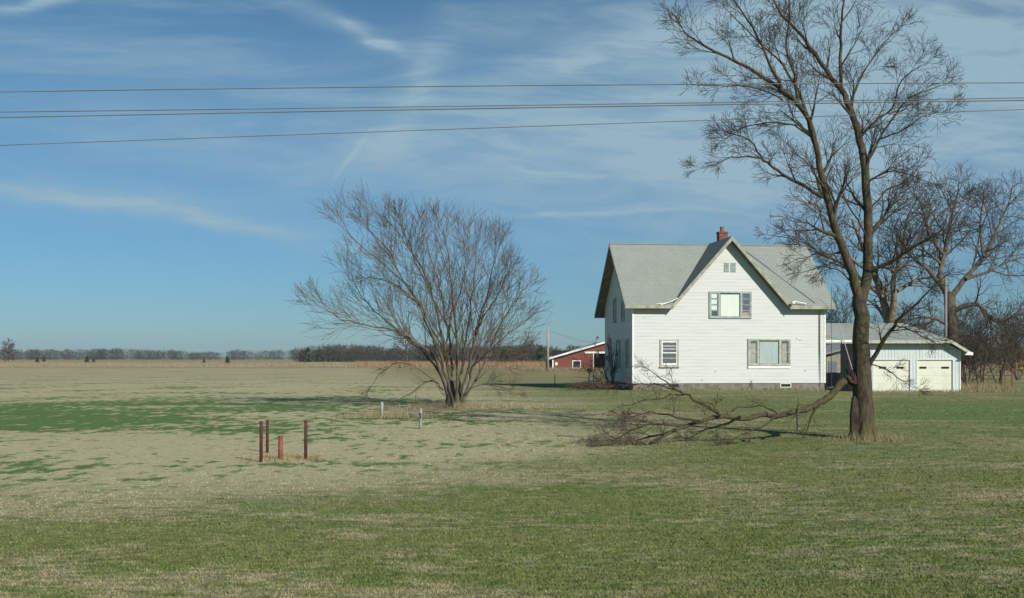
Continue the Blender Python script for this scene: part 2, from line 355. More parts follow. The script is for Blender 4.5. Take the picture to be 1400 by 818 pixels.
# ---------------------------------------------------------------- farmhouse
HA, W_, D_ = 6.5, 12.22, 8.6
house = thing('farmhouse', 'two storey white sided farmhouse with grey shingle cross gable roof', 'house', (7.37, 67, 0), HA)
RZ, RV, EZ, EV = 9.40, 4.30, 5.22, -.45     # ridge height / depth, front eave height / depth
BZ, BV = 4.98, 9.35                          # back eave
UC, GZ_, GH = 6.10, 9.47, 3.75               # cross gable centre, ridge height, half width
mb = MB()
def siding(mb, o_, r_, n_, zs, span, step=.205, th=.009):
    """lapped boards: real sloping strips; span(z) gives left and right ends"""
    o_, r_, n_ = Vector(o_), Vector(r_), Vector(n_); up = Vector((0, 0, 1)); z = zs[0]
    while z < zs[1]-1e-4:
        z1 = min(z+step, zs[1]); a0, b0 = span(z+1e-4); a1, b1 = span(z1-1e-4)
        p = [o_+r_*a0+up*z+n_*th, o_+r_*b0+up*z+n_*th, o_+r_*b1+up*z1, o_+r_*a1+up*z1]; mb.poly(p)
        mb.poly([o_+r_*a0+up*z, o_+r_*b0+up*z, p[1], p[0]]); z = z1
FW = 5.40
gs = (GZ_-EZ)/GH
def fspan(z): return (0, W_) if z < FW else (UC-max(0, (GZ_-.26-z)/gs), UC+max(0, (GZ_-.26-z)/gs))
siding(mb, (0, 0, 0), (1, 0, 0), (0, -1, 0), (.43, FW), fspan); siding(mb, (0, 0, 0), (1, 0, 0), (0, -1, 0), (FW, GZ_-.27), fspan)
ms_f = (RZ-EZ)/(RV-EV); ms_b = (RZ-BZ)/(BV-RV)
def sspan(z):
    t = RZ-.24-z; return (max(-D_, -(RV+t/ms_b)), min(0, -(RV-t/ms_f)))
for x, r_, n_ in ((0, (0, -1, 0), (-1, 0, 0)),):
    siding(mb, (x, 0, 0), r_, n_, (.43, RZ-.25), sspan)
siding(mb, (W_, 0, 0), (0, 1, 0), (1, 0, 0), (.43, RZ-.25), lambda z: tuple(-q for q in reversed(sspan(z))))
siding(mb, (W_, D_, 0), (-1, 0, 0), (0, 1, 0), (.43, 5.35), lambda z: (0, W_))
mb.build('wall', M['siding'], house)
for x, y in ((-.03, -.03), (W_-.06, -.03)): MB().box(x, x+.09, y, y+.09, .43, 5.2).build('corner_board', M['white'], house)
MB().box(.03, W_-.03, .03, D_-.03, -.4, .43).build('foundation', M['concrete'], house)

T = (0, 0, -.13)
roof = MB()
OL, OR = -.55, W_+.45
roof.slab([(OL, EV, EZ), (UC-GH, EV, EZ), (UC, RV, RZ), (OL, RV, RZ)], T)
roof.slab([(UC+GH, EV, EZ), (OR, EV, EZ), (OR, RV, RZ), (UC, RV, RZ)], T)
roof.slab([(OR, BV, BZ), (OL, BV, BZ), (OL, RV+.002, RZ+.001), (OR, RV+.002, RZ+.001)], T)
roof.box(OL, OR, RV-.09, RV+.09, RZ-.03, RZ+.035)
ro = roof.build('roof', M['shingle'], house)
gb = MB(); GV = -.50
gb.slab([(UC, GV, GZ_), (UC, RV+.1, GZ_), (UC-GH, EV, EZ+.01), (UC-GH, GV, EZ+.01)], T)
gb.slab([(UC, RV+.1, GZ_+.001), (UC, GV, GZ_+.001), (UC+GH, GV, EZ+.01), (UC+GH, EV, EZ+.01)], T)
gb.build('gable_roof', M['shingle_side'], ro)
# barge boards, fascias, boxed eaves
fa = MB()
def board(mb, a, b, out, drop, th):
    a, b, out = Vector(a), Vector(b), Vector(out)
    mb.slab([a, b, b-Vector((0, 0, drop)), a-Vector((0, 0, drop))], out*th)
for s in (-1, 1):
    board(fa, (UC, GV-.002, GZ_-.02), (UC+s*(GH+.02), GV-.002, EZ-.02), (0, -1, 0), .27, .035)
for x, n_ in ((OL, -1), (OR, 1)):
    board(fa, (x+n_*.002, RV, RZ-.02), (x+n_*.002, EV, EZ-.02), (n_, 0, 0), .25, .035)
    board(fa, (x+n_*.002, RV, RZ-.02), (x+n_*.002, BV, BZ-.02), (n_, 0, 0), .25, .035)
for a, b in ((OL, UC-GH), (UC+GH, OR)): fa.box(a, b, EV-.04, EV-.003, EZ-.22, EZ-.01)
fa.box(OL, OR, BV+.003, BV+.04, BZ-.24, BZ-.01)
fa.build('fascia', M['fascia'], house)
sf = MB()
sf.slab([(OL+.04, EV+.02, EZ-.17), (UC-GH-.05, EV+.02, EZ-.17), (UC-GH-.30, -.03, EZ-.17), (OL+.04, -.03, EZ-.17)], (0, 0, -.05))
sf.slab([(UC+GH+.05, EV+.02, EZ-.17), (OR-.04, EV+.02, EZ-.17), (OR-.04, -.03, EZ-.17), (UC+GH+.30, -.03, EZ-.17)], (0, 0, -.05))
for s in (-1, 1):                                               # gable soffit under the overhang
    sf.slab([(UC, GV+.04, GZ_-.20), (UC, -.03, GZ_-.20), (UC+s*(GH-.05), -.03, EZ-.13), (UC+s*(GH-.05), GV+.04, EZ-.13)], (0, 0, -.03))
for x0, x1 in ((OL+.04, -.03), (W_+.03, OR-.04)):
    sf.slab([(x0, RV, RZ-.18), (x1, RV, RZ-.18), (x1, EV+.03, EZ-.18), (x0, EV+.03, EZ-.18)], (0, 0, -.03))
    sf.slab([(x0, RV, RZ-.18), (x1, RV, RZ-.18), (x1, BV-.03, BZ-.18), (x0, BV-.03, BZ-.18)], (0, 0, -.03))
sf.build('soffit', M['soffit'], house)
fl = MB()
fl.tube([(2.72, EV-.03, EZ+.42), (2.1, EV-.05, EZ+.13), (1.35, EV-.05, EZ+.03)], .028, 5); fl.tube([(1.95, EV-.06, EZ+.08), (1.6, EV-.07, EZ-.01)], .03, 5)
fl.build('flashing', M['white'], house); fl = MB()
fl.tube([(UC+GH-.02, EV-.34, EZ+.20), (UC+GH+.25, EV-.1, EZ+.24), (UC+GH+.95, EV-.05, EZ+.10)], .036, 5); fl.box(UC+GH-.05, UC+GH+.1, EV-.4, EV-.2, EZ+.1, EZ+.24)
fl.build('flashing', M['white'], house)
# chimney behind the ridge
ch = MB().box(6.86, 7.44, 4.60, 5.15, 8.2, 10.22); ch.box(6.82, 7.48, 4.56, 5.19, 10.22, 10.31); ch = ch.build('chimney', M['brick'], house)
MB().tube([(7.15, 4.87, 10.3), (7.15, 4.87, 10.66)], .155, 12).build('chimney_pot', M['clay'], ch)
# attic vents: two louvred plates in the gable
for u in (5.90, 6.33):
    vb = MB()
    vb.box(u-.16, u+.16, -.045, -.02, 7.30, 7.34); vb.box(u-.16, u+.16, -.045, -.02, 7.80, 7.84)
    for k in range(7): vb.slab([(u-.16, -.05, 7.36+k*.063), (u+.16, -.05, 7.36+k*.063), (u+.16, -.022, 7.395+k*.063), (u-.16, -.022, 7.395+k*.063)], (0, 0, -.012))
    vb.box(u-.02, u+.02, -.055, -.02, 7.34, 7.80)
    vb.build('attic_vent', M['trimgrey'], house)

# windows -------------------------------------------------------
FRO, FRR, FRN = (0, 0, 0), (1, 0, 0), (0, -1, 0)
def frame_rect(mb, fr, x0, x1, z0, z1, t, d0, d1):
    o_, r_, n_ = fr
    mb.fr(o_, r_, n_, x0, x1, z1-t, z1, d0, d1); mb.fr(o_, r_, n_, x0, x1, z0, z0+t, d0, d1)
    mb.fr(o_, r_, n_, x0, x0+t, z0+t, z1-t, d0, d1); mb.fr(o_, r_, n_, x1-t, x1, z0+t, z1-t, d0, d1)
def double_hung(parent, fr, x0, x1, z0, z1, framem='trim', sashm='white', paneu='glassgrey', panel='glassgrey', blinds=False):
    o_, r_, n_ = fr; f = MB(); frame_rect(f, fr, x0, x1, z0, z1, .10, .0, .075)
    f.fr(o_, r_, n_, x0-.05, x1+.05, z0-.05, z0, .0, .12)
    wn = f.build('window', M[framem], parent); a, b, c, d = x0+.10, x1-.10, z0+.10, z1-.10; mid = (c+d)/2
    s = MB(); frame_rect(s, fr, a, b, mid-.02, d, .055, .025, .06); frame_rect(s, fr, a, b, c, mid+.02, .055, .025, .045)
    if blinds:
        for k in (.30, .55): s.fr(o_, r_, n_, a+.06, b-.06, mid+(d-mid)*k, mid+(d-mid)*k+.035, .026, .032)
        s.fr(o_, r_, n_, a+.06, b-.06, c+(mid-c)*.55, c+(mid-c)*.55+.02, .026, .032)
        s.fr(o_, r_, n_, a, b, c, c+.10, .025, .05); s.fr(o_, r_, n_, a, b, d-.10, d, .025, .05)
    s.build('sash', M[sashm], wn)
    for q, (e, h_) in zip((paneu, panel), ((mid, d), (c, mid))):
        MB().fr(o_, r_, n_, a+.01, b-.01, e+.01, h_-.01, .023, .027).build('pane', M[q], wn)
    return wn
FR = (FRO, FRR, FRN)
double_hung(house, FR, 1.705, 2.868, 1.46, 3.13, blinds=True)
def picture_window(x0, x1, z0, z1, fm, side_m, side_n, cm='curtain', sill=False):
    o_, r_, n_ = FR; f = MB(); w_ = x1-x0; m0, m1 = x0+w_*.235, x1-w_*.255
    frame_rect(f, FR, x0, x1, z0, z1, .10, 0, .085)
    for mx in (m0, m1): f.fr(o_, r_, n_, mx-.05, mx+.05, z0+.10, z1-.10, 0, .08)
    if sill: f.fr(o_, r_, n_, x0-.04, x0, z0-.18, z1, 0, .06)
    wn = f.build('window', M[fm], house)
    if sill: MB().fr(o_, r_, n_, x0, x1, z0-.17, z0-.003, .0, .05).build('apron_board', M['white'], wn)
    MB().fr(o_, r_, n_, m0+.05, m1-.05, z0+.10, z1-.10, .022, .026).build('pane', M['glass'], wn)
    # drawn curtain seen through the middle light: folds modelled in the cloth
    cb = MB(); xa, xb = m0+.09, m1-.11; k = 26
    pts = [(xa+(xb-xa)*i/k, -.030-.0022*math.sin(i*1.9)-.0015*math.sin(i*.7)) for i in range(k+1)]
    for i in range(k): cb.poly([(pts[i][0], pts[i][1], z0+.12), (pts[i+1][0], pts[i+1][1], z0+.12), (pts[i+1][0], pts[i+1][1], z1-.19), (pts[i][0], pts[i][1], z1-.19)])
    cb.build('curtain', M[cm], wn)
    for a, b in ((x0+.10, m0-.05), (m1+.05, x1-.10)):
        s = MB(); frame_rect(s, FR, a, b, z0+.10, z1-.10, .045, .03, .055)
        for j in range(1, side_n): zz = z0+.10+(z1-z0-.2)*j/side_n; s.fr(o_, r_, n_, a+.045, b-.045, zz-.022, zz+.022, .03, .055)
        s.build('sash', M[fm], wn)
    for q, (a, b) in zip(side_m, ((x0+.10, m0-.05), (m1+.05, x1-.10))):
        MB().fr(o_, r_, n_, a+.01, b-.01, z0+.11, z1-.11, .022, .0265).build('pane', M[q], wn)
    return wn, m0, m1
w1, m0, m1 = picture_window(4.79, 7.49, 4.43, 6.085, 'trimgrey', ('glass', 'glassgrey'), 4)
for j in (1, 2, 3): MB().fr(*FR, 4.93, m0-.14, 4.43+.10+.364*j+.05, 4.43+.10+.364*j+.32, .027, .031).build('blind', M['curtain'], w1)
MB().fr(*FR, m1+.12, 7.34, 4.56, 4.80, .027, .031).build('box', M['boxes'], w1)
w2, m0, m1 = picture_window(7.27, 9.98, 1.51, 3.17, 'trim', ('glassgrey', 'glassgrey'), 2, 'curtain_blue', sill=True)
for a, b in ((7.43, m0-.16), (m1+.13, 9.72)): MB().fr(*FR, a, b, 1.68, 2.88, .027, .031).build('blind', M['curtaindull'], w2)
SIDE = ((0, 0, 0), (0, -1, 0), (-1, 0, 0))
for v, z0, z1 in ((5.2, 4.36, 5.92), (2.7, 4.36, 5.62)): double_hung(house, SIDE, -v-.38, -v+.38, z0, z1, 'trim', 'trimgrey', 'glass', 'glass')
double_hung(house, SIDE, -1.44-.36, -1.44+.36, 1.44, 3.15, 'trim', 'trimgrey', 'curtaindull', 'curtaindull')
for v in (4.1, 6.75): double_hung(house, SIDE, -v-.42, -v+.42, 1.42, 3.12, 'trim', 'trimgrey', 'curtain', 'glass')
# basement windows, tap, downspout, dark line on the roof
for a, b, mt_ in ((2.23, 2.93, 'concrete'), (9.34, 10.04, 'white')):
    f = MB(); frame_rect(f, FR, a, b, .15, .41, .04, -.03, -.005); bw = f.build('basement_window', M[mt_], house)
    MB().fr(*FR, a+.04, b-.04, .19, .37, -.03, -.022).build('pane', M['black'], bw)
tp = MB().tube([(7.47, .03, .52), (7.47, -.10, .52), (7.47, -.14, .45)], .018, 6); tp.tube([(7.43, -.08, .58), (7.51, -.08, .58)], .014, 6); tp.tube([(7.47, -.06, .45), (7.47, -.06, 0.0)], .012, 6)
tp.build('tap', M['dark_metal'], house)
MB().tube([(11.84, -.30, 4.98), (11.84, -.07, 4.75), (11.84, -.06, 2.5), (11.84, -.06, .05)], .024, 8).build('downspout', M['dark_metal'], house)
rc = [(8.0+(11.45-8.0)*t, RV-(RV-EV-.1)*t*.98-.05, 0) for t in np.linspace(0, 1, 12)]
rc = [(x, y, EZ+(y-EV)*ms_f+.03+.02*math.sin(x*3)) for x, y, _ in rc]
MB().tube(rc, .017, 5).build('dark_roof_line', M['dark_metal'], house)  # thin dark tube running diagonally down the right roof slope
# small bare spots on the siding
for u, z in ((.75, 4.45), (10.6, 3.1), (5.2, 1.15), (10.95, 1.2), (4.35, .62), (10.4, 3.2)): MB().fr(*FR, u-.035, u+.035, z-.03, z+.03, .009, .03).build('siding_nail_plate', M['trimgrey'], house)

# antenna mast by the right corner
def loc_to_world(u, v, z=0):
    c, s = math.cos(R(HA)), math.sin(R(HA)); return Vector((7.37+u*c-v*s, 67+u*s+v*c, z))
q = loc_to_world(W_+.10, -.75)
am = thing('antenna_mast', 'thin dark steel mast standing at the right front corner of the farmhouse', 'mast', (q.x, q.y, gz(q.x, q.y)))
MB().tube([(0, 0, -.2), (0, 0, 3.0)], .020, 8).build('lower_pipe', M['rust'], am); MB().tube([(0, 0, 3.0), (0, 0, 6.55)], .014, 8).build('upper_pipe', M['dark_metal'], am)

# ---------------------------------------------------------------- garage
GY0, GB = 69.5, -.17
X = lambda px, Y: (px-700)*Y/F
garage = thing('garage', 'low white two door garage with grey roof and cream doors', 'garage', (22.2, GY0, GB))
gx = lambda px: X(px, GY0)-22.2
GW = gx(1312); ez = 3.1-GB; rz_ = 4.26-GB; pz = 2.31-GB; p1 = gx(1297); p2 = gx(1325); gd = 4.6; lft = 19.55-22.2
mb = MB(); slope_r = (ez-pz)/(p2-p1)
wt = ez-.2
d1, d2, d3, d4 = gx(1193.5), gx(1244.5), gx(1253.5), gx(1303); dt = 1.88-GB
def bat(x0, x1, z0, z1f):
    x = x0
    while x < x1-1e-3:
        xe = min(x+.20, x1); mb.poly([(x, 0, z0), (xe, 0, z0), (xe, 0, z1f(xe)), (x, 0, z1f(x))])
        if xe-x > .1: mb.box(xe-.022, xe, -.016, -.001, z0, z1f(xe)-.01)
        x = xe
top = lambda x: wt if x < p1-.05 else wt-slope_r*(x-p1+.05)
bat(0, d1, 0, top); bat(d1, d2, dt, top); bat(d2, d3, 0, top); bat(d3, d4, dt, top); bat(d4, GW, 0, top)
mb.poly([(GW, 0, 0), (GW, gd, 0), (GW, gd, top(GW)), (GW, 0, top(GW))]); mb.poly([(0, gd, 0), (GW, gd, 0), (GW, gd, top(GW)), (0, gd, wt)])
mb.build('wall', M['garage_siding'], garage)
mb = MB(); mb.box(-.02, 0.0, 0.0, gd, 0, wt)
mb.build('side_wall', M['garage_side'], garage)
for a, b in ((d1, d2), (d3, d4)):
    db = MB(); nrow = 4; hh = dt/nrow
    for k in range(nrow): db.box(a+.03, b-.03, .05, .09, k*hh+.0025, (k+1)*hh-.0025)
    gdr = db.build('garage_door', M['garage_door'], garage, bevel=.006)
    for f0 in ((a+.40, a+.85), (b-.85, b-.40)):
        if b == d4: f0 = ((a+.18, a+.62) if f0[0] < (a+b)/2 else (b-.72, b-.24))
        wp = MB().box(f0[0], f0[1], .035, .048, 1.47, 1.60); wp.build('door_window', M['black'], gdr)
    jb = MB(); jb.box(a-.05, a+.03, -.03, .09, 0, dt+.02); jb.box(b-.03, b+.05, -.03, .09, 0, dt+.02); jb.box(a+.03, b-.03, -.03, .09, dt-.03, dt+.05); jb.build('door_frame', M['garage_siding'], gdr)
    MB().box(a+.03, b-.03, .092, .10, 0, dt).build('door_backing', M['black'], gdr)
ov = -.5; rv = 2.6; hipx = p1-(rz_-ez)/slope_r
rf = MB()
rf.slab([(lft, ov, ez), (p1, ov, ez), (hipx, rv, rz_), (lft, rv, rz_)], (0, 0, -.08))
rf.slab([(p2, 2*rv-ov, ez-.02), (lft, 2*rv-ov, ez-.02), (lft, rv+.001, rz_), (hipx, rv+.001, rz_)], (0, 0, -.08))
rf.slab([(p1, ov, ez+.002), (p2, ov, pz), (p2, 2*rv-ov, pz), (hipx, rv, rz_+.002)], (0, 0, -.08))
rf.build('roof', M['metalroof'], garage)
fb = MB(); fb.box(lft, p1, ov-.035, ov-.003, ez-.20, ez-.01)
board(fb, (p1, ov-.004, ez-.01), (p2+.02, ov-.004, pz-.01), (0, -1, 0), .20, .035); fb.box(p2+.002, p2+.035, ov, 2*rv-ov, pz-.2, pz-.02)
fb.build('fascia', M['trim'], garage)
fb = MB(); fb.box(lft, -.06, ov-.05, ov-.038, ez-.11, ez+.01); fb.build('white_trim', M['white'], garage); fb = MB(); fb.slab([(p2-.5, ov-.05, pz-.14), (p2+.02, ov-.05, pz-.14), (p2+.02, ov-.05, pz+.02), (p2-.3, ov-.05, pz+.06)], (0, -.012, 0)); fb.build('white_trim', M['white'], garage)
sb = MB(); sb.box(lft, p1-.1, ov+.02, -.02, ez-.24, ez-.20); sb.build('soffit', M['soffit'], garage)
for y in (.0, 2*rv-.1): MB().box(lft+.1, lft+.2, y-.05, y+.05, 0, ez-.2).build('porch_post', M['white'], garage)
MB().box(GW-.02, GW+.05, -.045, .0, 0, top(GW)-.02).build('corner_board', M['white'], garage)
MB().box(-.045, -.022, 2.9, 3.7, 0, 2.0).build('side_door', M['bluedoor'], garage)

# small shed behind the breezeway
shed = thing('shed', 'small drab shed with low grey roof seen through the gap between farmhouse and garage', 'shed', (22.35, 78, GB))
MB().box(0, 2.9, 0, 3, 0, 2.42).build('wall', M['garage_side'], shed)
MB().slab([(-.3, -.4, 2.42), (1.6, -.4, 2.95), (1.6, 3.2, 3.25), (-.3, 3.2, 2.7)], (0, 0, -.09)).slab([(1.6, -.4, 2.952), (3.2, -.4, 2.42), (3.2, 3.2, 2.7), (1.6, 3.2, 3.252)], (0, 0, -.09)).build('roof', M['metalroof'], shed)
MB().box(.15, .75, -.03, -.003, 0, 1.9).build('door', M['bluedoor'], shed)

# leaning pale pole in front of the breezeway
a = at(1147, 443, 68.9); b_ = at(1164.5, 503, 68.7); dirn = (b_-a).normalized(); ft = b_+dirn*((b_.z+.17)/-dirn.z)
tag(MB().tube([a, ft], .028, 8).build('leaning_pipe', M['galv']), 'thin pale pipe leaning against the eave between farmhouse and garage', 'pipe')

# ---------------------------------------------------------------- red barn, far left of the house
BY = 157
barn = thing('barn', 'low red barn with white trim and wide dark doorway', 'barn', (X(755, BY), BY, 0))
bx = lambda px: X(px, BY)-X(755, BY)
pk = bx(829.5); BWd = 2*pk; el, pkz = 1.85, 4.15
tz_ = lambda x: el+(pkz-el)*(1-abs(x-pk)/pk)
mb = MB(); dA, dB = bx(812), bx(812)+4.0; wA, wB = bx(783.5), bx(793)
def bwall(x0, x1, z0, z1=None):
    xs_ = [x0]+([pk] if x0 < pk < x1 else [])+[x1]
    for a, b in zip(xs_, xs_[1:]): mb.poly([(a, 0, z0), (b, 0, z0), (b, 0, z1 if z1 else tz_(b)), (a, 0, z1 if z1 else tz_(a))])
bwall(0, wA, 0); bwall(wA, wB, 0, .42); bwall(wA, wB, 1.36); bwall(wB, dA, 0); bwall(dA, dB, 2.45); bwall(dB, BWd, 0)
mb.poly([(0, 0, 0), (0, 22, 0), (0, 22, el), (0, 0, el)]); mb.poly([(BWd, 0, 0), (BWd, 22, 0), (BWd, 22, el), (BWd, 0, el)]); mb.poly([(0, 22, 0), (BWd, 22, 0), (BWd, 22, el), (pk, 22, pkz), (0, 22, el)])
mb.build('wall', M['barnred'], barn)
MB().slab([(-.4, -.4, el), (pk, -.4, pkz+.12), (pk, 22.4, pkz+.12), (-.4, 22.4, el)], (0, 0, -.1)).slab([(pk, -.4, pkz+.122), (BWd+.4, -.4, el), (BWd+.4, 22.4, el), (pk, 22.4, pkz+.122)], (0, 0, -.1)).build('roof', M['metalroof'], barn)
tb = MB(); board(tb, (-.45, -.42, el+.02), (pk, -.42, pkz+.14), (0, -1, 0), .26, .05); board(tb, (pk, -.42, pkz+.14), (BWd+.45, -.42, el+.02), (0, -1, 0), .26, .05)
tb.box(0, .18, -.06, -.005, 0, el); tb.build('roof_trim', M['white'], barn)
MB().box(dA-1.3, dB+.1, -.16, -.01, 2.48, 2.74).build('door_track', M['white'], barn)
MB().box(dA-.14, dA, -.08, -.005, 0, 2.46).build('door_post', M['white'], barn)
f = MB(); frame_rect(f, ((0, 0, 0), (1, 0, 0), (0, -1, 0)), wA-.12, wB+.12, .30, 1.48, .12, .0, .05); wn = f.build('window', M['white'], barn)
MB().box(wA, wB, .1, .12, .42, 1.36).build('pane', M['black'], wn)
MB().box(.2, BWd-.2, 6, 6.05, 0, 2.9).build('dark_backdrop', M['black'], barn)  # black sheet standing in for the unlit depth behind the doorway
MB().box(.42, .75, -.07, -.01, .78, 1.2).build('meter_box', M['white'], barn)
MB().box(-.75, -.05, .4, 6, 0, 1.72).build('lean_to', M['dark_metal'], barn)

# ---------------------------------------------------------------- trees
class Wood:
    """tapered tubes, grown limb by limb; thick wood and twigs are kept apart"""
    def __init__(s, seed): s.V = {0: [], 1: []}; s.F = {0: [], 1: []}; s.n = {0: 0, 1: 0}; s.r = random.Random(seed); s.floor = .02; s.wind = Vector((0, 0, 0))
    def tube(s, pts, rad, k):
        sides = 10 if rad[0] > .12 else (6 if rad[0] > .045 else (4 if rad[0] > .018 else 3))
        P_ = np.array([tuple(p) for p in pts]); n = len(P_); rad = np.asarray(rad)
        T = np.empty_like(P_); T[1:-1] = P_[2:]-P_[:-2]; T[0] = P_[1]-P_[0]; T[-1] = P_[-1]-P_[-2]
        T /= np.sqrt((T*T).sum(1))[:, None]+1e-9
        ref = np.array([0, 0, 1.]) if abs(T[n//2][2]) < .75 else np.array([.3, 1., 0])
        A = np.cross(T, ref); A /= np.sqrt((A*A).sum(1))[:, None]+1e-9; B = np.cross(T, A)
        an = np.arange(sides)*2*math.pi/sides
        ring = P_[:, None]+rad[:, None, None]*(np.cos(an)[None, :, None]*A[:, None]+np.sin(an)[None, :, None]*B[:, None])
        i = s.n[k]; s.V[k].append(ring.reshape(-1, 3)); s.n[k] += n*sides
        J = i+np.arange(n*sides).reshape(n, sides); Jn = np.roll(J, -1, 1)
        s.F[k].append(np.stack([J[:-1], Jn[:-1], Jn[1:], J[1:]], -1).reshape(-1, 4))
    def limb(s, guide, r0, r1, k=0, wig=.02, sub=3):
        """a limb through given points, smoothed and slightly crooked"""
        G = [Vector(p) for p in guide]; out = []
        for i in range(len(G)-1):
            p0, p1, p2, p3 = G[max(i-1, 0)], G[i], G[i+1], G[min(i+2, len(G)-1)]
            for j in range(sub):
                t = j/sub; out.append(.5*((2*p1)+(p2-p0)*t+(2*p0-5*p1+4*p2-p3)*t*t+(3*p1-p0-3*p2+p3)*t**3))
        out.append(G[-1]); n = len(out)
        L = sum((out[i+1]-out[i]).length for i in range(n-1))
        for i in range(1, n-1): out[i] = out[i]+Vector([s.r.gauss(0, wig) for _ in range(3)])
        rad = [r0+(r1-r0)*(i/(n-1))**.85 for i in range(n)]
        s.tube(out, rad, k); return out, rad, L
    def grow(s, p, d, L, r, lev, P):
        n = max(3, min(7, int(L/P['seg'])+2)); pts = [p]; d = d.normalized(); step = L/(n-1); wob = P['wob'][min(lev, len(P['wob'])-1)]
        for i in range(n-1):
            d = (d+Vector([s.r.gauss(0, wob) for _ in range(3)])+Vector((0, 0, P['up'][min(lev, len(P['up'])-1)]))+s.wind).normalized()
            q = pts[-1]+d*step
            if q.z < s.floor: q.z = s.floor+s.r.uniform(0, .06); d.z = abs(d.z)*.3
            pts.append(q)
        rmin = P['rmin']; rad = [max(rmin, r*(1-.8*i/(n-1))) for i in range(n)]
        s.tube(pts, rad, 0 if r > P['split'] else 1)
        if lev < P['levels']: s.kids(pts, rad, L, lev, P)
    def kids(s, pts, rad, L, lev, P, t0=.2, cnt=None):
        n = len(pts); c = cnt if cnt is not None else P['kids'][min(lev, len(P['kids'])-1)]
        c = int(c) + (1 if s.r.random() < c-int(c) else 0); az = s.r.uniform(0, 6.28)
        for j in range(c):
            t = t0+(1-t0)*(j+s.r.uniform(.1, .9))/c; f = t*(n-1); i = min(int(f), n-2); f -= i
            p = pts[i].lerp(pts[i+1], f); T = (pts[i+1]-pts[i]).normalized(); az += 2.4+s.r.uniform(-.5, .5)
            A = T.orthogonal().normalized(); B = T.cross(A); ang = R(s.r.uniform(*P['ang']))
            d = T*math.cos(ang)+(A*math.cos(az)+B*math.sin(az))*math.sin(ang)
            lr = P['lr'][min(lev, len(P['lr'])-1)]
            l = L*s.r.uniform(lr*.65, lr*1.25)*(1.15-.55*t); rr = (rad[i]*(1-f)+rad[i+1]*f)*s.r.uniform(.45, .7)
            if l > P['lmin']: s.grow(p, d, min(l, P.get('lmax', 99)), rr, lev+1, P)
    def build(s, root, loc, names=('trunk', 'crown'), mats=('bark_big', 'twig_big')):
        for k in (0, 1):
            if s.V[k]:
                V = np.concatenate(s.V[k])-np.array(tuple(loc)); mesh_np(names[k], V, np.concatenate(s.F[k]), 4, M[mats[k]], root, smooth=True)

def guided(seed, Y0, limbs, P, off=0.0, jit=.5):
    """limbs: (points [(px, py, dY)], r0, r1, kid count, kid length)"""
    wd = Wood(seed)
    for pts, r0, r1, c, kl in limbs:
        out, rad, L = wd.limb([at(x, y, Y0+dY) for x, y, dY in pts], r0, r1, 0, P.get('wig', .02))
        if c: wd.kids(out, rad, kl, 0, P, t0=P.get('t0', .15), cnt=c)
        if kl and r1 < .09: wd.grow(out[-1], out[-1]-out[-2], kl*.45, r1, 1, P)
    return wd

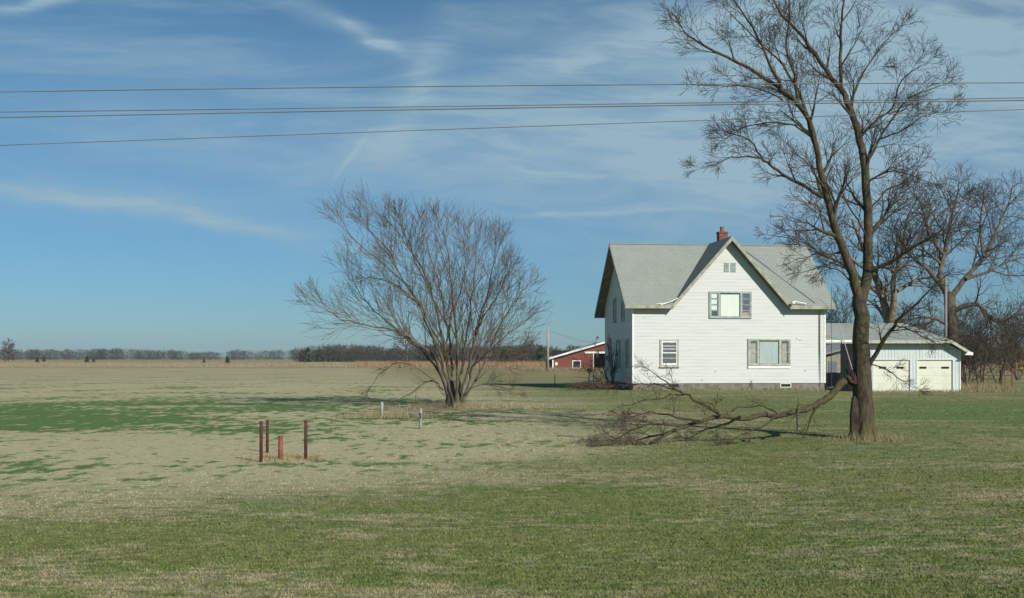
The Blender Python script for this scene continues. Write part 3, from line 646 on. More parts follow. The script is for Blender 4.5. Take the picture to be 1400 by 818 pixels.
# --- the big mossy tree in front of the garage
TY = 27.9
PB = dict(seg=.2, wob=(.06, .08, .10, .13), up=(.05, .055, .05, .04), kids=(6, 5.6, 5.2, 2.6), ang=(20, 50), lr=(.8, .86, .84, .7), lmin=.12, rmin=.0038, split=.022, levels=4, t0=.12, wig=.014)
S = lambda pts, *d: [(x, y, (d[0]+(d[1]-d[0])*i/(len(pts)-1)) if d else 0.0) for i, (x, y) in enumerate(pts)]
big = [
 (S([(1181, 606), (1181, 590), (1180, 545), (1178, 500), (1177, 450), (1175, 405)]), .305, .215, 0, 0),
 (S([(1176, 412), (1165, 375), (1152, 340), (1142, 313), (1132, 275), (1124, 243), (1115, 196), (1099, 153), (1072, 125), (1036, 102), (993, 78), (955, 58), (938, 46)], 0, -1.2), .17, .022, 24, 2.0),
 (S([(1177, 412), (1186, 370), (1187, 313), (1183, 231), (1175, 192), (1162, 149), (1150, 125), (1130, 98), (1115, 74), (1091, 43), (1068, 20), (1050, -15)], 0, 1.0), .185, .024, 22, 2.0),
 (S([(1150, 128), (1150, 78), (1150, 39), (1154, 0), (1160, -50), (1150, -90)], .6, .4), .065, .012, 14, 1.7),
 (S([(1068, 120), (1048, 78), (1029, 39), (1009, 8), (985, -30)], -.9, -1.8), .055, .014, 12, 1.7),
 (S([(1090, 142), (1087, 102), (1075, 60), (1080, 10), (1070, -50)], -.5, -.2), .06, .014, 12, 1.6),
 (S([(1115, 200), (1104, 165), (1093, 125), (1070, 90), (1040, 60), (1000, 20)], -.5, .6), .075, .014, 12, 1.5),
 (S([(1124, 270), (1083, 246), (1055, 228), (1040, 215), (1025, 192), (993, 180)], -.4, -1.4), .062, .014, 12, 1.35),
 (S([(1042, 216), (1009, 213), (985, 222), (958, 231)], -1.1, -1.6), .028, .008, 7, 1.0),
 (S([(1070, 137), (1036, 121), (993, 117), (954, 117)], -.8, -1.9), .036, .01, 8, 1.2),
 (S([(1112, 190), (1085, 172), (1050, 168), (1015, 176), (992, 190)], -.4, .4), .036, .009, 8, 1.1),
 (S([(1175, 190), (1193, 168), (1220, 149), (1232, 110), (1260, 90)], .4, 0), .055, .011, 11, 1.4),
 (S([(1182, 225), (1193, 207), (1216, 168), (1244, 133), (1285, 118)], .4, 1.4), .060, .011, 13, 1.4),
 (S([(1160, 145), (1175, 110), (1200, 70), (1228, 40)], .6, .8), .045, .010, 9, 1.4),
 (S([(1204, 190), (1230, 180), (1262, 160), (1296, 150)], .8, .3), .032, .008, 8, 1.1),
 (S([(1186, 250), (1205, 238), (1232, 235), (1271, 250)], .2, -.5), .042, .010, 10, 1.1),
 (S([(1186, 290), (1210, 262), (1236, 250), (1262, 222)], .2, .9), .036, .009, 9, 1.0),
 (S([(1187, 370), (1216, 359), (1241, 343), (1270, 326), (1300, 318)], 0, -1.0), .085, .016, 14, 1.3),
 (S([(1240, 344), (1262, 318), (1290, 290), (1312, 268)], -.4, .3), .04, .010, 9, 1.1),
 (S([(1187, 502), (1205, 472), (1221, 446), (1240, 427), (1261, 408), (1290, 380)], 0, -1.3), .085, .018, 10, 1.1),
 (S([(1224, 444), (1243, 450), (1256, 459), (1280, 470)], -.6, -1.1), .032, .008, 8, .9),
 (S([(1188, 498), (1212, 505), (1232, 520), (1250, 530)], 0, -.5), .024, .007, 7, .8),
 (S([(1152, 345), (1124, 347), (1095, 330), (1054, 322)], 0, -.9), .042, .010, 9, 1.0),
 (S([(1125, 346), (1100, 352), (1080, 360)], -.3, -.7), .022, .007, 6, .8),
 (S([(1172, 395), (1150, 372), (1128, 365), (1100, 372)], 0, .7), .030, .008, 7, .9),
 (S([(1183, 320), (1165, 290), (1150, 255), (1140, 215)], 0, .5), .035, .009, 9, 1.0),
 (S([(1122, 236), (1104, 225), (1085, 205), (1068, 190)], 0, .6), .026, .008, 7, .9),
]
root = thing('bare_tree', 'tall bare mossy tree with forked trunk standing in front of the garage', 'tree', at(1181, 600, TY))
wd = guided(11, TY, [(p, a*(.76 if c else 1), b*.8, c*.66, kl*.68) for p, a, b, c, kl in big], PB)
# root flare
for a in (20, 95, 170, 250, 320):
    c, s_ = math.cos(R(a)), math.sin(R(a)); p = at(1181, 600, TY)
    wd.limb([p+Vector((c*.16, s_*.16, .55)), p+Vector((c*.24, s_*.24, .2)), p+Vector((c*.42, s_*.42, -.06))], .09, .07, 0, .01)
wd.build(root, root.location)
tb = MB()                                                       # slab of torn wood standing against the trunk's left side
p = at(1168, 600, TY-.1)-root.location
tb.slab([p+Vector((-.10, -.05, -.1)), p+Vector((.10, -.1, -.1)), p+Vector((.08, -.08, .95)), p+Vector((.0, -.05, 1.10)), p+Vector((-.05, -.05, 1.02)), p+Vector((-.09, -.03, .6))], (0, .14, 0))
tb.build('torn_bark', M['bark_big'], root, bevel=.02)
tb = MB(); p = at(1163, 512, TY)-root.location
rr = random.Random(5)
for k in range(30):
    a = p+Vector((rr.uniform(-.05, .20), rr.uniform(-.15, .06), rr.uniform(-.22, .06))); hh = rr.uniform(.03, .13)
    tb.tube([a+Vector((.14, .03, -.06)), a, a+Vector((rr.uniform(-.10, .02), 0, hh)), a+Vector((rr.uniform(-.12, .02), 0, hh*1.6))], [.05, .038, .022, .005], 5)
tb.build('torn_stub', M['torn'], root)

# --- the limb torn off it, still hanging by the break, its twigs on the grass
PF = dict(seg=.2, wob=(.08, .12, .15, .18), up=(-.06, -.06, -.05, -.03), kids=(5, 5, 4.5, 3), ang=(22, 58), lr=(.8, .82, .76, .7), lmin=.08, rmin=.0045, split=.02, levels=3, t0=.35, wig=.018)
fall = [
 ([(1178, 513, .05), (1164, 517, 0), (1152, 523, -.02), (1143, 532, -.06), (1134, 542, -.12), (1120, 551, -.25), (1102, 559, -.4), (1062, 568, -.8), (1023, 570, -1.1), (984, 569.5, -1.4), (957, 576, -1.6), (925, 588, -1.9), (892, 604, -2.2)], .125, .03, 9, 1.4),
 (S([(986, 568), (957, 551), (934, 538), (911, 522), (888, 506)], -1.6, -1.2), .042, .008, 6, 1.0),
 (S([(932, 536), (905, 527), (878, 525), (850, 528)], -1.4, -1.0), .022, .007, 5, .9),
 (S([(935, 540), (905, 544), (870, 550), (842, 558)], -1.4, -2.4), .022, .007, 7, 1.0),
 (S([(957, 576), (925, 570), (890, 565), (850, 575)], -1.8, -2.6), .035, .008, 10, 1.1),
 (S([(935, 583), (900, 580), (862, 590), (830, 606)], -1.8, -2.8), .035, .008, 11, 1.1),
 (S([(925, 588), (895, 597), (860, 604), (815, 609)], -2.0, -1.2), .035, .008, 11, 1.0),
 (S([(1062, 569), (1040, 583), (1015, 593), (995, 603)], -1.2, -2.2), .04, .008, 9, .9),
 (S([(1012, 570), (985, 582), (960, 590), (938, 600)], -1.5, -.4), .036, .008, 8, .9),
 (S([(1063, 566), (1045, 556), (1020, 556), (1000, 562)], -1.2, -.4), .022, .007, 4, .5),
 (S([(985, 569), (978, 558), (962, 550)], -1.5, -2.0), .02, .007, 5, .7),
]
base = at(900, 604, TY-1.0); base.z = 0
root = thing('fallen_limb', 'long torn limb curving from the mossy trunk down to its twigs on the lawn', 'fallen branch', base)
wd = guided(23, TY, [(p, a, b, c*.55, kl*.75) for p, a, b, c, kl in fall], PF); wd.build(root, base, ('limb', 'twigs'), ('bark_big', 'brush'))

# --- the many-stemmed windswept tree in the field
MY = 45.0
PM = dict(seg=.3, wob=(.03, .04, .05, .07), up=(.06, .075, .07, .05), kids=(6, 4.8, 4.0, 3), ang=(15, 42), lr=(.9, .92, .95, .6), lmin=.2, rmin=.0056, split=.03, levels=3, t0=.22, wig=.03)
c_ = lambda pts: [(622+(400+x/2.405-622)*.885, 557+(240+y/2.405-557)*.90) for x, y in pts]
stems = [
 ([(525, 770), (512, 700), (480, 580), (430, 460), (385, 350), (300, 270), (220, 200), (130, 120)], -1, -2.0, .13, 13, 2.4),
 ([(528, 770), (520, 690), (500, 560), (470, 420), (440, 320), (390, 220), (330, 130), (250, 55)], 0, .5, .14, 13, 2.3),
 ([(532, 770), (525, 680), (520, 560), (500, 440), (480, 330), (450, 230), (415, 130)], .6, 2.0, .12, 12, 2.2),
 ([(535, 770), (540, 680), (545, 560), (530, 420), (520, 310), (510, 210), (490, 120)], -.4, -1.5, .12, 12, 2.2),
 ([(540, 770), (550, 680), (560, 600), (585, 450), (600, 330), (612, 220), (620, 165)], .2, 1.2, .12, 12, 2.2),
 ([(545, 770), (565, 690), (590, 600), (620, 480), (650, 370), (675, 260), (690, 200)], -.2, -1.4, .12, 12, 2.2),
 ([(548, 765), (580, 690), (610, 590), (680, 540), (740, 490), (805, 440)], 0, .8, .085, 12, 1.9),
 ([(505, 720), (460, 585), (380, 520), (310, 480), (200, 458), (110, 440), (35, 395)], -.6, -2.4, .105, 14, 2.2),
 ([(550, 765), (590, 700), (640, 600), (700, 470), (745, 390), (790, 330)], 0, 1.6, .10, 12, 2.1),
 ([(510, 740), (480, 640), (400, 550), (330, 490), (260, 430), (190, 360), (150, 280)], .4, 2.4, .10, 13, 2.2),
 ([(500, 560), (460, 500), (420, 420), (350, 340), (280, 300), (200, 290)], 0, 1.4, .06, 10, 1.8),
 ([(505, 520), (520, 420), (560, 320), (575, 220), (560, 140)], 1, 2.8, .07, 10, 2.0),
 ([(610, 500), (640, 430), (700, 340), (730, 270)], -.6, -2.4, .06, 10, 1.9),
 ([(430, 465), (400, 380), (330, 280), (280, 180), (210, 110)], -1.4, -.4, .07, 10, 2.0),
 ([(440, 330), (400, 260), (370, 180), (330, 90)], .2, -1.2, .05, 9, 1.8),
 ([(590, 620), (640, 580), (700, 580), (770, 560)], 0, -1.4, .04, 9, 1.5),
 ([(490, 700), (455, 665), (420, 672), (380, 700), (300, 742)], -.2, -1.4, .06, 4, .8),
 ([(495, 720), (430, 640), (350, 600), (280, 620), (220, 690)], .2, 1.6, .035, 5, 1.0),
 ([(560, 720), (620, 680), (700, 690), (760, 715)], .2, -.8, .03, 5, .9),
]
lm = [([(x, y, a+(b-a)*i/(len(p)-1)) for i, (x, y) in enumerate(c_(p))], r0*.62, .011, c*1.15, kl*.80) for p, a, b, r0, c, kl in stems]
base = at(620.5, 557, MY); base.z = gz(base.x, MY)
root = thing('multi_stemmed_tree', 'bare windswept tree of many stems leaning left in the open field', 'tree', base)
wd = guided(31, MY, [([(x, y, z_*(0.15 if y > 540 else 1)) for x, y, z_ in l[0]],)+l[1:] for l in lm], PM)
wd.limb([base+Vector((0, 0, -.1)), base+Vector((0, 0, .5)), base+Vector((.02, 0, 1.1))], .42, .26, 0, .01)
wd.build(root, base, mats=('bark_mid', 'twig_mid'))

# --- free grown trees for the middle and far distance
def free_tree(name, label, x, y, H, seed, mats, spread=1.0, stems=1, r0=None, P=None, group=None, cat='tree', trunk=.25, kids=8, wind=0, pts=None):
    base = Vector((x, y, float(gz(x, y)))); root = thing(name, label, cat, base, 0, group); wd = Wood(seed); wd.wind = Vector((wind, 0, 0)); rr = wd.r; r0 = r0 or H*.022
    for k in range(stems):
        a = rr.uniform(0, 6.28); tilt = spread*(.12 if stems == 1 else rr.uniform(.15, .55))
        d = Vector((math.cos(a)*tilt, math.sin(a)*tilt, 1)).normalized(); off = Vector((math.cos(a), math.sin(a), 0))*(0 if stems == 1 else r0*1.2)
        n = 7; g_ = [base+off+Vector((0, 0, -.1))]; L = H*.8*rr.uniform(.8, 1.1) if stems > 1 else H*.82
        for i in range(n-1):
            d = (d+Vector((rr.gauss(0, .09), rr.gauss(0, .09), .05))).normalized(); g_.append(g_[-1]+d*L/(n-1))
        out, rad, L_ = wd.limb(g_, r0, r0*.12, 0, .03*H/10)
        wd.kids(out, rad, H*.42*spread, 0, P, t0=trunk, cnt=kids)
    wd.build(root, base, mats=mats); return root
PT = dict(seg=.6, wob=(.08, .11, .13, .15), up=(.04, .04, .03, .02), kids=(7, 6, 5.5, 3), ang=(26, 62), lr=(.82, .8, .75, .6), lmin=.25, rmin=.013, split=.07, levels=3)
# the two big trees behind the garage
gl = [
 (S([(1222, 530), (1219, 480), (1217, 444), (1207, 407), (1196, 376), (1180, 340), (1165, 300)], 0, 1), .62, .09, 9, 4.2),
 (S([(1217, 446), (1222, 410), (1221, 383), (1232, 350), (1240, 300)], 0, -2), .34, .07, 9, 4.0),
 (S([(1206, 405), (1180, 385), (1150, 360), (1115, 345), (1085, 330)], 0, 2), .20, .04, 12, 3.4),
 (S([(1196, 376), (1160, 350), (1130, 300), (1105, 275)], 0, -2), .16, .04, 10, 3.2),
 (S([(1222, 400), (1250, 385), (1275, 378)], 0, 1), .2, .05, 8, 3.0)]
base = at(1222, 530, 88); base.z = 0; root = thing('pale_barked_tree', 'pale barked bare tree rising behind the left part of the garage roof', 'tree', base)
PT2 = dict(PT, t0=.3); guided(41, 88, gl, PT2).build(root, base, mats=('bark_pale', 'twig_far'))
gl = [
 (S([(1306, 530), (1305, 490), (1303, 455), (1300, 425), (1297, 400)], 0, 0), .62, .40, 0, 0),
 (S([(1297, 404), (1285, 379), (1292, 345), (1300, 300), (1310, 262)], 0, 2), .30, .05, 13, 4.0),
 (S([(1300, 428), (1316, 420), (1337, 417), (1352, 432), (1366, 441), (1395, 430)], 0, -2), .24, .05, 13, 3.4),
 (S([(1299, 410), (1320, 380), (1345, 350), (1365, 310), (1380, 275)], 0, 1), .24, .05, 14, 3.8),
 (S([(1297, 405), (1270, 370), (1245, 350), (1225, 320)], 0, 2), .22, .05, 13, 3.4),
 (S([(1303, 450), (1280, 436), (1258, 434), (1235, 440)], 0, -1), .17, .04, 10, 2.4),
 (S([(1292, 350), (1270, 320), (1262, 285), (1245, 262)], 1, -1), .16, .04, 11, 3.0),
 (S([(1320, 382), (1350, 372), (1385, 355), (1420, 350)], 0, 3), .15, .04, 12, 3.2),
 (S([(1345, 352), (1340, 310), (1345, 270)], 0, 3), .12, .04, 10, 2.8)]
base = at(1306, 530, 85); base.z = 0; root = thing('spreading_tree', 'large dark spreading bare tree behind the right end of the garage', 'tree', base)
guided(43, 85, gl, PT2).build(root, base, mats=('bark_mid', 'twig_far'))
PS = dict(seg=.6, wob=(.08, .11, .13), up=(.05, .04, .03), kids=(7, 6, 5), ang=(18, 52), lr=(.82, .8, .76), lmin=.22, rmin=.012, split=.05, levels=3)
for i, (px, Y_, H, lab) in enumerate((
    (1340, 84, 7.2, 'dense bare shrub right beside the garage corner'), (1322, 81, 4.6, 'low bare bush close against the garage right wall'),
    (1365, 92, 6.8, 'bare thicket bush behind the red gate posts'), (1392, 104, 6.0, 'bare bush right of the gate at the photo edge'),
    (1150, 96, 8.0, 'bare bushy tree showing between the farmhouse roof and the trunk'), (1262, 98, 7.0, 'bare bush behind the garage roof, between two big trees'))):
    free_tree('bare_shrub', lab, X(px, Y_), Y_, H, 60+i, ('bark_mid', 'twig_far'), 1.0, 5, .07, PS, 'bare bushes behind the garage', 'shrub', .12, 8)
# shrub tree against the house's left wall, and the brush heap below it
q = loc_to_world(-.75, 2.9)
PV = dict(PS, levels=3, up=(.08, .07, .05), ang=(12, 34), lmin=.15, rmin=.007, seg=.3)
free_tree('wall_shrub', 'thin bare upright shrub growing close against the shaded left wall of the farmhouse', q.x, q.y, 5.0, 77, ('bark_mid', 'twig_mid'), .28, 4, .06, PV, None, 'shrub', .15, 7)
q = loc_to_world(-2.0, 2.2); rr = random.Random(9); wd = Wood(91)
for k in range(300):
    a = rr.uniform(0, 6.28); r_ = rr.gauss(0, 1); p = Vector((q.x+r_*.62, q.y+rr.gauss(0, .9), rr.uniform(.02, .55)*math.exp(-r_*r_*.5)))
    d = Vector((math.cos(a), math.sin(a), rr.uniform(-.1, .35))).normalized(); l = rr.uniform(.3, 1.2)
    wd.tube([p, p+d*l*.5+Vector((0, 0, .04)), p+d*l], [.014, .011, .006], 1)
base = Vector((q.x, q.y, 0)); V = np.concatenate(wd.V[1])-np.array(tuple(base)); o = mesh_np('brush_pile', V, np.concatenate(wd.F[1]), 4, M['brush']); o.location = base
tag(o, 'low dark heap of cut brush at the left foot of the farmhouse', 'brush pile')
# arching rusty stem left of it
q = at(826, 532, 71); q.z = 0
wd = Wood(5)
for k in range(7): wd.grow(q+Vector((rr.uniform(-.2, .2), 0, 0)), Vector((rr.uniform(-.7, -.1), 0, 1)), rr.uniform(1.2, 2.2), .016, 1, dict(PS, up=(.0, -.06, -.06), lmin=.1, rmin=.006, levels=3))
V = np.concatenate([v for v in wd.V[1]])-np.array(tuple(q)); o = mesh_np('bramble', V, np.concatenate(wd.F[1]), 4, M['bluestem']); o.location = q
tag(o, 'rusty orange arching bramble left of the farmhouse brush heap', 'bramble')

# the round tree and other single trees beyond the field
PD = dict(seg=1.2, wob=(.10, .13, .16), up=(.02, .02, .01), kids=(7, 7, 6), ang=(26, 60), lr=(.66, .62, .6), lmin=.4, rmin=.036, split=.12, levels=3)
for i, (px, Y_, H, st, lab) in enumerate((
    (557, 250, 9.6, 1, 'round crowned bare tree showing through the lower stems of the windswept tree'),
    (4, 330, 8.0, 2, 'bare grey tree at the far left end of the horizon'),
    (762, 300, 5.2, 1, 'small bare tree just above the left end of the barn roof'),
    (600, 270, 6.2, 1, 'bare tree behind the base of the windswept tree'),
    (432, 420, 5.8, 2, 'bare tree at the left end of the nearer dark wood'),
    (402, 430, 5.4, 1, 'small bare tree standing left of the nearer dark wood'),
    (228, 560, 6.0, 2, 'broad bare tree above the far treeline, left of centre'),
    (88, 580, 5.4, 2, 'low wide bare tree in the far treeline near the left edge'))):
    if Y_ > 400: Pd = dict(PD, rmin=.045, lmin=.6, levels=3)
    else: Pd = PD
    free_tree('distant_tree', lab, X(px, Y_), Y_, H, 120+i, ('twig_far', 'twig_far'), 1.25, st, H*.028, Pd, 'single trees beyond the field', 'tree', .16, 10)
def cedar(x, y, H, seed, lab, grp):
    r_ = np.random.default_rng(seed); n = 420; t = r_.uniform(0.02, 1, n)**1.2; a = r_.uniform(0, 6.28, n); rad = H*.36*(1-t)**.8*r_.uniform(.45, 1.05, n)
    c = np.stack([np.cos(a)*rad, np.sin(a)*rad, t*H], -1); s = H*.09
    V = (c[:, None]+r_.normal(0, s, (n, 3, 3))).reshape(-1, 3); V[:, 2] = np.maximum(V[:, 2], 0)
    root = thing('cedar', lab, 'tree', (x, y, 0), 0, grp); mesh_np('crown', V, np.arange(n*3).reshape(-1, 3), 3, M['cedar'], root); MB().tube([(0, 0, -.1), (0, 0, H*.5)], H*.03, 5).build('trunk', M['bark_mid'], root)
for i, (px, Y_, H, lab) in enumerate((
    (51, 330, 1.7, 'tiny dark cedar in the tan field, leftmost of the scattered cedars'), (60, 430, 2.0, 'small cedar at the back of the tan field near the left edge'),
    (119, 350, 2.0, 'small dark cedar in the tan field, left of the middle of the open field'), (128, 360, 1.4, 'very small cedar just right of another in the tan field'),
    (311, 300, 1.9, 'rounded dark cedar alone in the tan field, right of the open field'), (279, 310, 1.2, 'tiny reddish dark cedar left of the rounded one'),
    (421, 385, 4.6, 'dark green cedar at the left end of the nearer wood'), (436, 390, 4.2, 'dark green cedar, second from the left before the nearer wood'),
    (690, 280, 4.2, 'dark evergreen in the wood left of the barn'), (738, 275, 4.4, 'dark evergreen in the wood beside the light pole'))):
    cedar(X(px, Y_), Y_, H, 200+i, lab, 'cedars beyond the field')

def wood_mass(name, label, segs, matn, seed, per):
    """a far wood that reads as one band: stems and twigs of many crowns"""
    r_ = np.random.default_rng(seed); VV = []
    for px0, px1, Y_, hmin, hmax, dens in segs:
        x0, x1 = X(px0, Y_), X(px1, Y_); cnt = int((x1-x0)*dens)
        for k in range(cnt):
            cx = r_.uniform(x0, x1); cy = Y_+r_.uniform(0, 30); ph = .5+.3*math.sin(cx*.021+seed)+.35*math.sin(cx*.073+seed*2)*math.sin(cx*.011)+.25*math.sin(cx*.19)
            H = (hmin+(hmax-hmin)*ph)*r_.uniform(.75, 1.1); rw = H*r_.uniform(.45, .95)
            n = per; a = r_.uniform(0, 6.28, n); t = r_.uniform(0, 1, n); env = np.sqrt(np.clip(1-((t-.5)/.55)**2, 0, 1)); rad = rw*env*np.sqrt(r_.uniform(0, 1, n))
            c = np.stack([cx+np.cos(a)*rad, cy+np.sin(a)*rad, t*H], -1)
            up = np.stack([np.cos(a)*.5*rad/rw, np.sin(a)*.5*rad/rw, np.ones(n)], -1)+r_.normal(0, .35, (n, 3)); l = r_.uniform(.5, 1.7, n)[:, None]*H*.14
            wv = r_.normal(0, 1, (n, 3)); wv[:, 2] *= .4; wv *= (H*.011)
            VV.append(np.stack([c-wv, c+wv, c+up*l], 1).reshape(-1, 3))
    V = np.concatenate(VV); V[:, 2] = np.maximum(V[:, 2], -.02)
    o = mesh_np(name, V, np.arange(len(V)).reshape(-1, 3), 3, M[matn]); tag(o, label, 'woods', kind='stuff')
wood_mass('far_treeline', 'thin dark line of far bare trees along the horizon',
          ((-60, 440, 600, 4.2, 5.6, 1.3), (400, 1160, 640, 4.5, 6, .6), (1110, 1460, 500, 5, 7.5, 1.1)), 'wood_far2', 1, 200)
wood_mass('near_wood', 'olive brown bare wood behind the windswept tree and barn',
          ((405, 620, 390, 3.4, 5.6, 2.0), (560, 850, 300, 3.3, 5.0, 2.0), (1300, 1440, 230, 3.4, 5.0, 2.0)), 'wood_far', 2, 330)
# yellow leaved bush at the right edge
r_ = np.random.default_rng(8); n = 700; V = r_.normal(0, 1, (n, 1, 3))*np.array([1.6, 1.2, .95])+np.array([0, 0, 1.9])+r_.normal(0, .16, (n, 3, 3)); V = V.reshape(-1, 3); V[:, 2] = np.maximum(V[:, 2], .05)
root = thing('yellow_bush', 'bush with bright yellow leaves at the right edge beyond the gate', 'bush', (X(1398, 125), 125, 0)); mesh_np('foliage', V, np.arange(n*3).reshape(-1, 3), 3, M['yellowleaf'], root)
MB().tube([(0, 0, -.1), (.1, 0, 1.6)], .08, 6).tube([(0, 0, .2), (-.6, .1, 1.7)], .05, 6).build('stem', M['bark_mid'], root)

# ---------------------------------------------------------------- tall grasses
def patch(name, label, px0, px1, Y0, Y1, n, h0, h1, wd_, matn, lean=.35):
    Y = rng.uniform(Y0, Y1, n); X_ = (rng.uniform(px0, px1, n)-700)*Y/F
    k = .55+.45*np.sin(X_*.8+np.sin(Y*.5)*2)*np.sin(X_*.23+1)
    o = blades(name, X_, Y, rng.uniform(h0, h1, n)*(.6+.4*k), wd_, matn, lean); tag(o, label, 'grass', kind='stuff')
patch('prairie_grass', 'orange brown tall prairie grass before the wood', 485, 760, 205, 262, 20000, .35, 1.5, .06, 'bluestem')
patch('tan_grass', 'tan tall grass along the back of the field', -60, 500, 205, 330, 22000, .2, .65, .10, 'tangrass')
patch('tan_grass', 'tan grass strip beyond the gate at right', 1290, 1440, 170, 230, 6000, .3, .9, .10, 'tangrass')
def ring(name, label, cx, cy, sx_, sy_, n, h0, h1, wd_=.008, matn='dry'):
    X_ = cx+rng.normal(0, sx_, n); Y = cy+rng.normal(0, sy_, n); o = blades(name, X_, Y, rng.uniform(h0, h1, n)*np.exp(-((X_-cx)/sx_)**2*.2), wd_, matn, .7); tag(o, label, 'grass', kind='stuff')
q = at(1183, 600, TY); ring('dry_grass', 'pale dry grass around the foot of the mossy trunk', q.x+.1, TY-.25, .55, .3, 1500, .06, .32)
ring('dry_grass', 'dry grass around the base of the windswept tree', X(630, MY), MY-.4, 2.0, 1.0, 2600, .06, .30, .014)
ring('dry_grass', 'straw tuft patch between the two white posts', X(528, 37.5), 38, 1.1, .8, 1700, .08, .32, .012)
ring('dry_grass', 'trampled straw around the rusty well posts', X(388, 22.6), 22.7, .55, .55, 2600, .02, .09, .010)
uu = rng.uniform(-.1, 12.4, 3000); vv = -np.abs(rng.normal(0, .22, 3000))-.04; c, s_ = math.cos(R(HA)), math.sin(R(HA))
o = blades('dry_grass', 7.37+uu*c-vv*s_, 67+uu*s_+vv*c, rng.uniform(.04, .26, 3000)*(.6+.5*np.sin(uu*2)**2), .022, 'dry', .5); tag(o, 'dry weeds along the farmhouse foundation', 'grass', kind='stuff')
o = blades('dry_grass', rng.uniform(22.2, 30.5, 1800), 69.5-np.abs(rng.normal(0, .3, 1800))-.05, rng.uniform(.04, .24, 1800), .022, 'dry', .5); tag(o, 'dry weeds along the front of the garage', 'grass', kind='stuff')
ring('dry_grass', 'tall dead weeds right of the garage', 30.3, 71.5, 1.2, 1.2, 1800, .2, .8, .022, 'dry')
ring('dry_grass', 'tall weeds in front of the barn', X(780, 154), 154, 5, 1.0, 2500, .2, .75, .06, 'tangrass')
ring('dry_grass', 'thin dead weeds at the tip of the fallen limb', X(850, 26), 26.2, .9, .35, 1300, .04, .2, .008)

# ---------------------------------------------------------------- posts, poles, wires
def post(name, label, cat, px, ybase, ytop, r_, matn, group=None, cap=None, Y_=None, sides=10):
    Yd = Y_ or CH*F/(ybase-HY); x = X(px, Yd); z0 = float(gz(x, Yd)); H = CH-(ytop-HY)*Yd/F-z0
    root = thing(name, label, cat, (x, Yd, z0), 0, group)
    MB().tube([(0, 0, -.15), (0, 0, H*.5), (.004, 0, H)], r_, sides).build('pole' if name == 'utility_pole' else 'shaft', M[matn], root, smooth=True)
    if cap: cap(root, H)
    return root
def ringcap(root, H): MB().tube([(0, 0, H-.004), (0, 0, H+.012)], .040, 10).build('cap', M['rust'], root)
grp = 'rusty posts around the well head'
post('steel_post', 'dark rusty steel post, front left of the three well posts', 'post', 357, 630, 577, .033, 'rust', grp, ringcap)
post('steel_post', 'dark rusty steel post, rear one of the three well posts', 'post', 365.5, 617, 575.5, .031, 'rust', grp, ringcap)
post('steel_post', 'dark rusty steel post at the right of the three well posts', 'post', 418, 627, 576, .033, 'rust', grp, ringcap)
def wellcap(root, H): MB().tube([(0, 0, H-.002), (0, 0, H+.03)], .062, 10).build('cap', M['redpaint'], root)
post('well_pipe', 'short faded red pipe between the dark rusty posts', 'pipe', 383.5, 627, 598, .047, 'redpaint', None, wellcap)
def wcap(root, H):
    MB().tube([(0, 0, H), (0, 0, H+.025), (0, 0, H+.04)], [.045, .045, .02], 10).build('cap', M['postwhite'], root)
def wcap2(root, H):
    wcap(root, H); MB().box(-.03, .03, -.058, -.048, H*.55, H*.82).build('marker_plate', M['dark_metal'], root)
post('marker_post', 'white marker post in the open, nearer to the viewer, right of its twin', 'post', 575, 587, 560, .048, 'postwhite', 'white marker posts', wcap2)
post('marker_post', 'white marker post under the low drooping branch, left of its twin', 'post', 522, 570.5, 551, .055, 'postwhite', 'white marker posts', wcap)
def hyd(root, H):
    MB().tube([(-.16, 0, H-.02), (.0, 0, H+.03), (.17, 0, H-.05)], [.04, .06, .035], 8).build('head', M['postwhite'], root)
    MB().tube([(-.1, 0, H-.12), (.12, 0, H-.10)], .03, 8).build('handle', M['dark_metal'], root)
post('yard_hydrant', 'pale yard hydrant with white head in the grass left of the farmhouse', 'hydrant', 805.5, 532, 506, .035, 'galv', None, hyd, Y_=71)
grp = 'thin fence posts between the barn and the farmhouse'
post('fence_post', 'thin dark post in the grass below the left corner of the barn', 'post', 758.5, 533, 512, .028, 'dark_metal', grp, Y_=73, sides=6)
post('fence_post', 'thin dark post just right of the yard hydrant', 'post', 811.5, 530, 509, .028, 'dark_metal', grp, Y_=73, sides=6)
post('fence_post', 'thin post in the pasture just right of the windswept tree', 'post', 640, 530, 509, .028, 'poleweathered', grp, Y_=74, sides=6)
def lamp_arm(root, H):
    MB().box(-.6, .6, -.06, .06, H-.75, H-.65).build('cross_arm', M['poleweathered'], root)
post('utility_pole', 'pale wooden utility pole beside the left corner of the barn', 'utility pole', 749, 508, 449, .15, 'poleweathered', 'utility poles', lamp_arm, Y_=150)
def xarm(root, H):
    MB().box(-.7, .7, -.09, -.01, H-.55, H-.42).build('cross_arm', M['poleweathered'], root)
    for q in (-.6, .6): MB().tube([(q, -.05, H-.42), (q, -.05, H-.3), (q, -.05, H-.25)], [.05, .06, .02], 8).build('insulator', M['postwhite'], root)
post('utility_pole', 'pale grey utility pole behind the garage, left of the dark tree trunk', 'utility pole', 1293, 530, 380, .10, 'galvdark', 'utility poles', None, Y_=80)

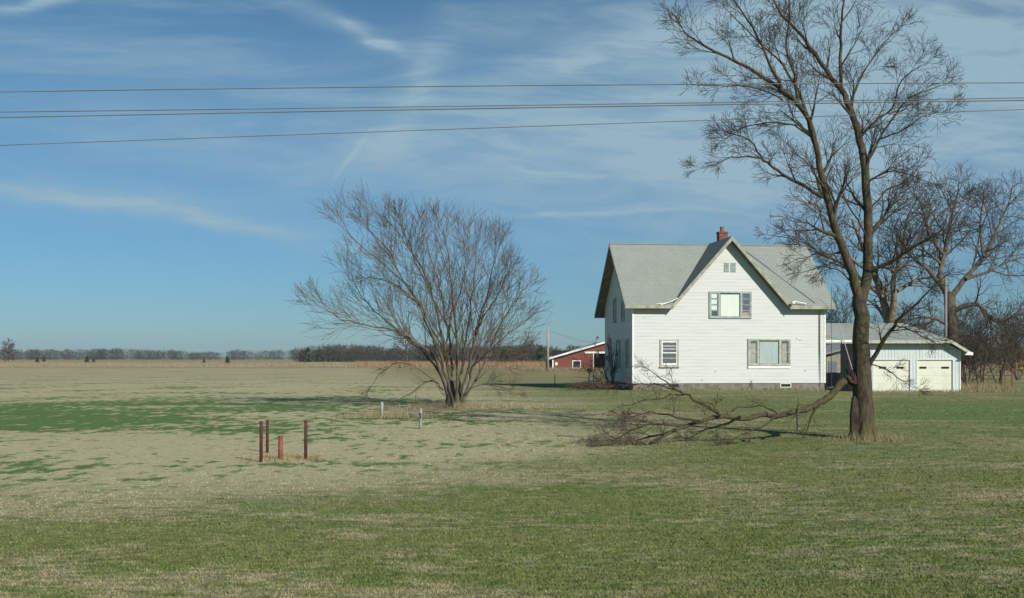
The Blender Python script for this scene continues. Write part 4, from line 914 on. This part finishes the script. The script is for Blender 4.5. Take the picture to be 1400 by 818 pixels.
# red pipe gate and wire fence right of the garage
FY = 74; zf = -.17
fence = thing('wire_fence', 'wire fence on dark rusty posts running right from the garage', 'fence', (X(1318, FY), FY, zf))
fx = lambda px: X(px, FY)-X(1318, FY)
for px in (1318, 1344.5, 1369, 1402, 1436): MB().tube([(fx(px), 0, -.2), (fx(px), 0, 1.42)], .045, 7).build('post', M['rust'], fence)
for z in (.45, .8, 1.15): MB().tube([(fx(1318), -.05, z), (fx(1369), -.05, z-.01)], .008, 4).tube([(fx(1384), -.05, z), (fx(1436), -.05, z)], .008, 4).build('wire', M['rust'], fence)
gt = thing('pipe_gate', 'narrow red pipe gate hung in the wire fence right of the garage', 'gate', (X(1373, FY), FY-.1, zf))
gw = X(1383, FY)-X(1373, FY)
for x in (0, gw): MB().tube([(x, 0, -.1 if x else .1), (x, 0, 1.45)], .05 if x else .03, 8).build('upright', M['redpaint'], gt)
for z in (.2, .6, 1.0): MB().tube([(0, 0, z), (gw, 0, z)], .022, 6).build('rail', M['redpaint'], gt)

# overhead power lines along the road, four spans, poles out of view
def wire(label, Y0, ys_, r_):
    (x0, y0), (x1, y1), (x2, y2) = ys_
    pts = []
    A = np.polyfit([x0, x1, x2], [y0, y1, y2], 2)
    for px in np.linspace(-500, 1900, 60): pts.append(at(px, float(np.polyval(A, px)), Y0))
    tag(MB().tube(pts, r_, 5).build('power_line', M['wire']), label, 'power line', 'overhead power lines along the road')
wire('topmost overhead wire, nearly level across the sky', 22.0, [(0, 126), (700, 117.5), (1400, 113.5)], .010)
wire('upper wire of the close middle pair crossing the sky', 22.6, [(0, 153.5), (700, 144.5), (1400, 134)], .0095)
wire('lower wire of the close middle pair crossing the sky', 21.4, [(0, 161), (700, 148), (1400, 137.5)], .011)
wire('lowest overhead wire, sloping up to the right', 21.0, [(0, 199), (700, 174), (1400, 150)], .0075)
# thin service line from the barn pole
a = at(749, 452, 150); b_ = at(835, 470, 158)
tag(MB().tube([a, a.lerp(b_, .5)+Vector((0, 0, -.5)), b_], .02, 4).build('service_wire', M['wire']), 'thin wire drooping from the barn utility pole toward the barn', 'wire')

# ---------------------------------------------------------------- haze
m = bpy.data.materials.new('haze_air'); m.use_nodes = True; g = NG(m.node_tree); g.N.clear()
pvn = g.new('ShaderNodeVolumePrincipled', {'Color': (.80, .90, 1.0, 1), 'Density': .00022, 'Anisotropy': .2})
g.L.new(pvn.outputs[0], g.new('ShaderNodeOutputMaterial').inputs['Volume'])
hb = MB().box(-2700, 2700, -500, 2700, -1.2, 32).build('haze', m); hb['kind'] = 'stuff'; hb['label'] = 'thin pale air over the fields'
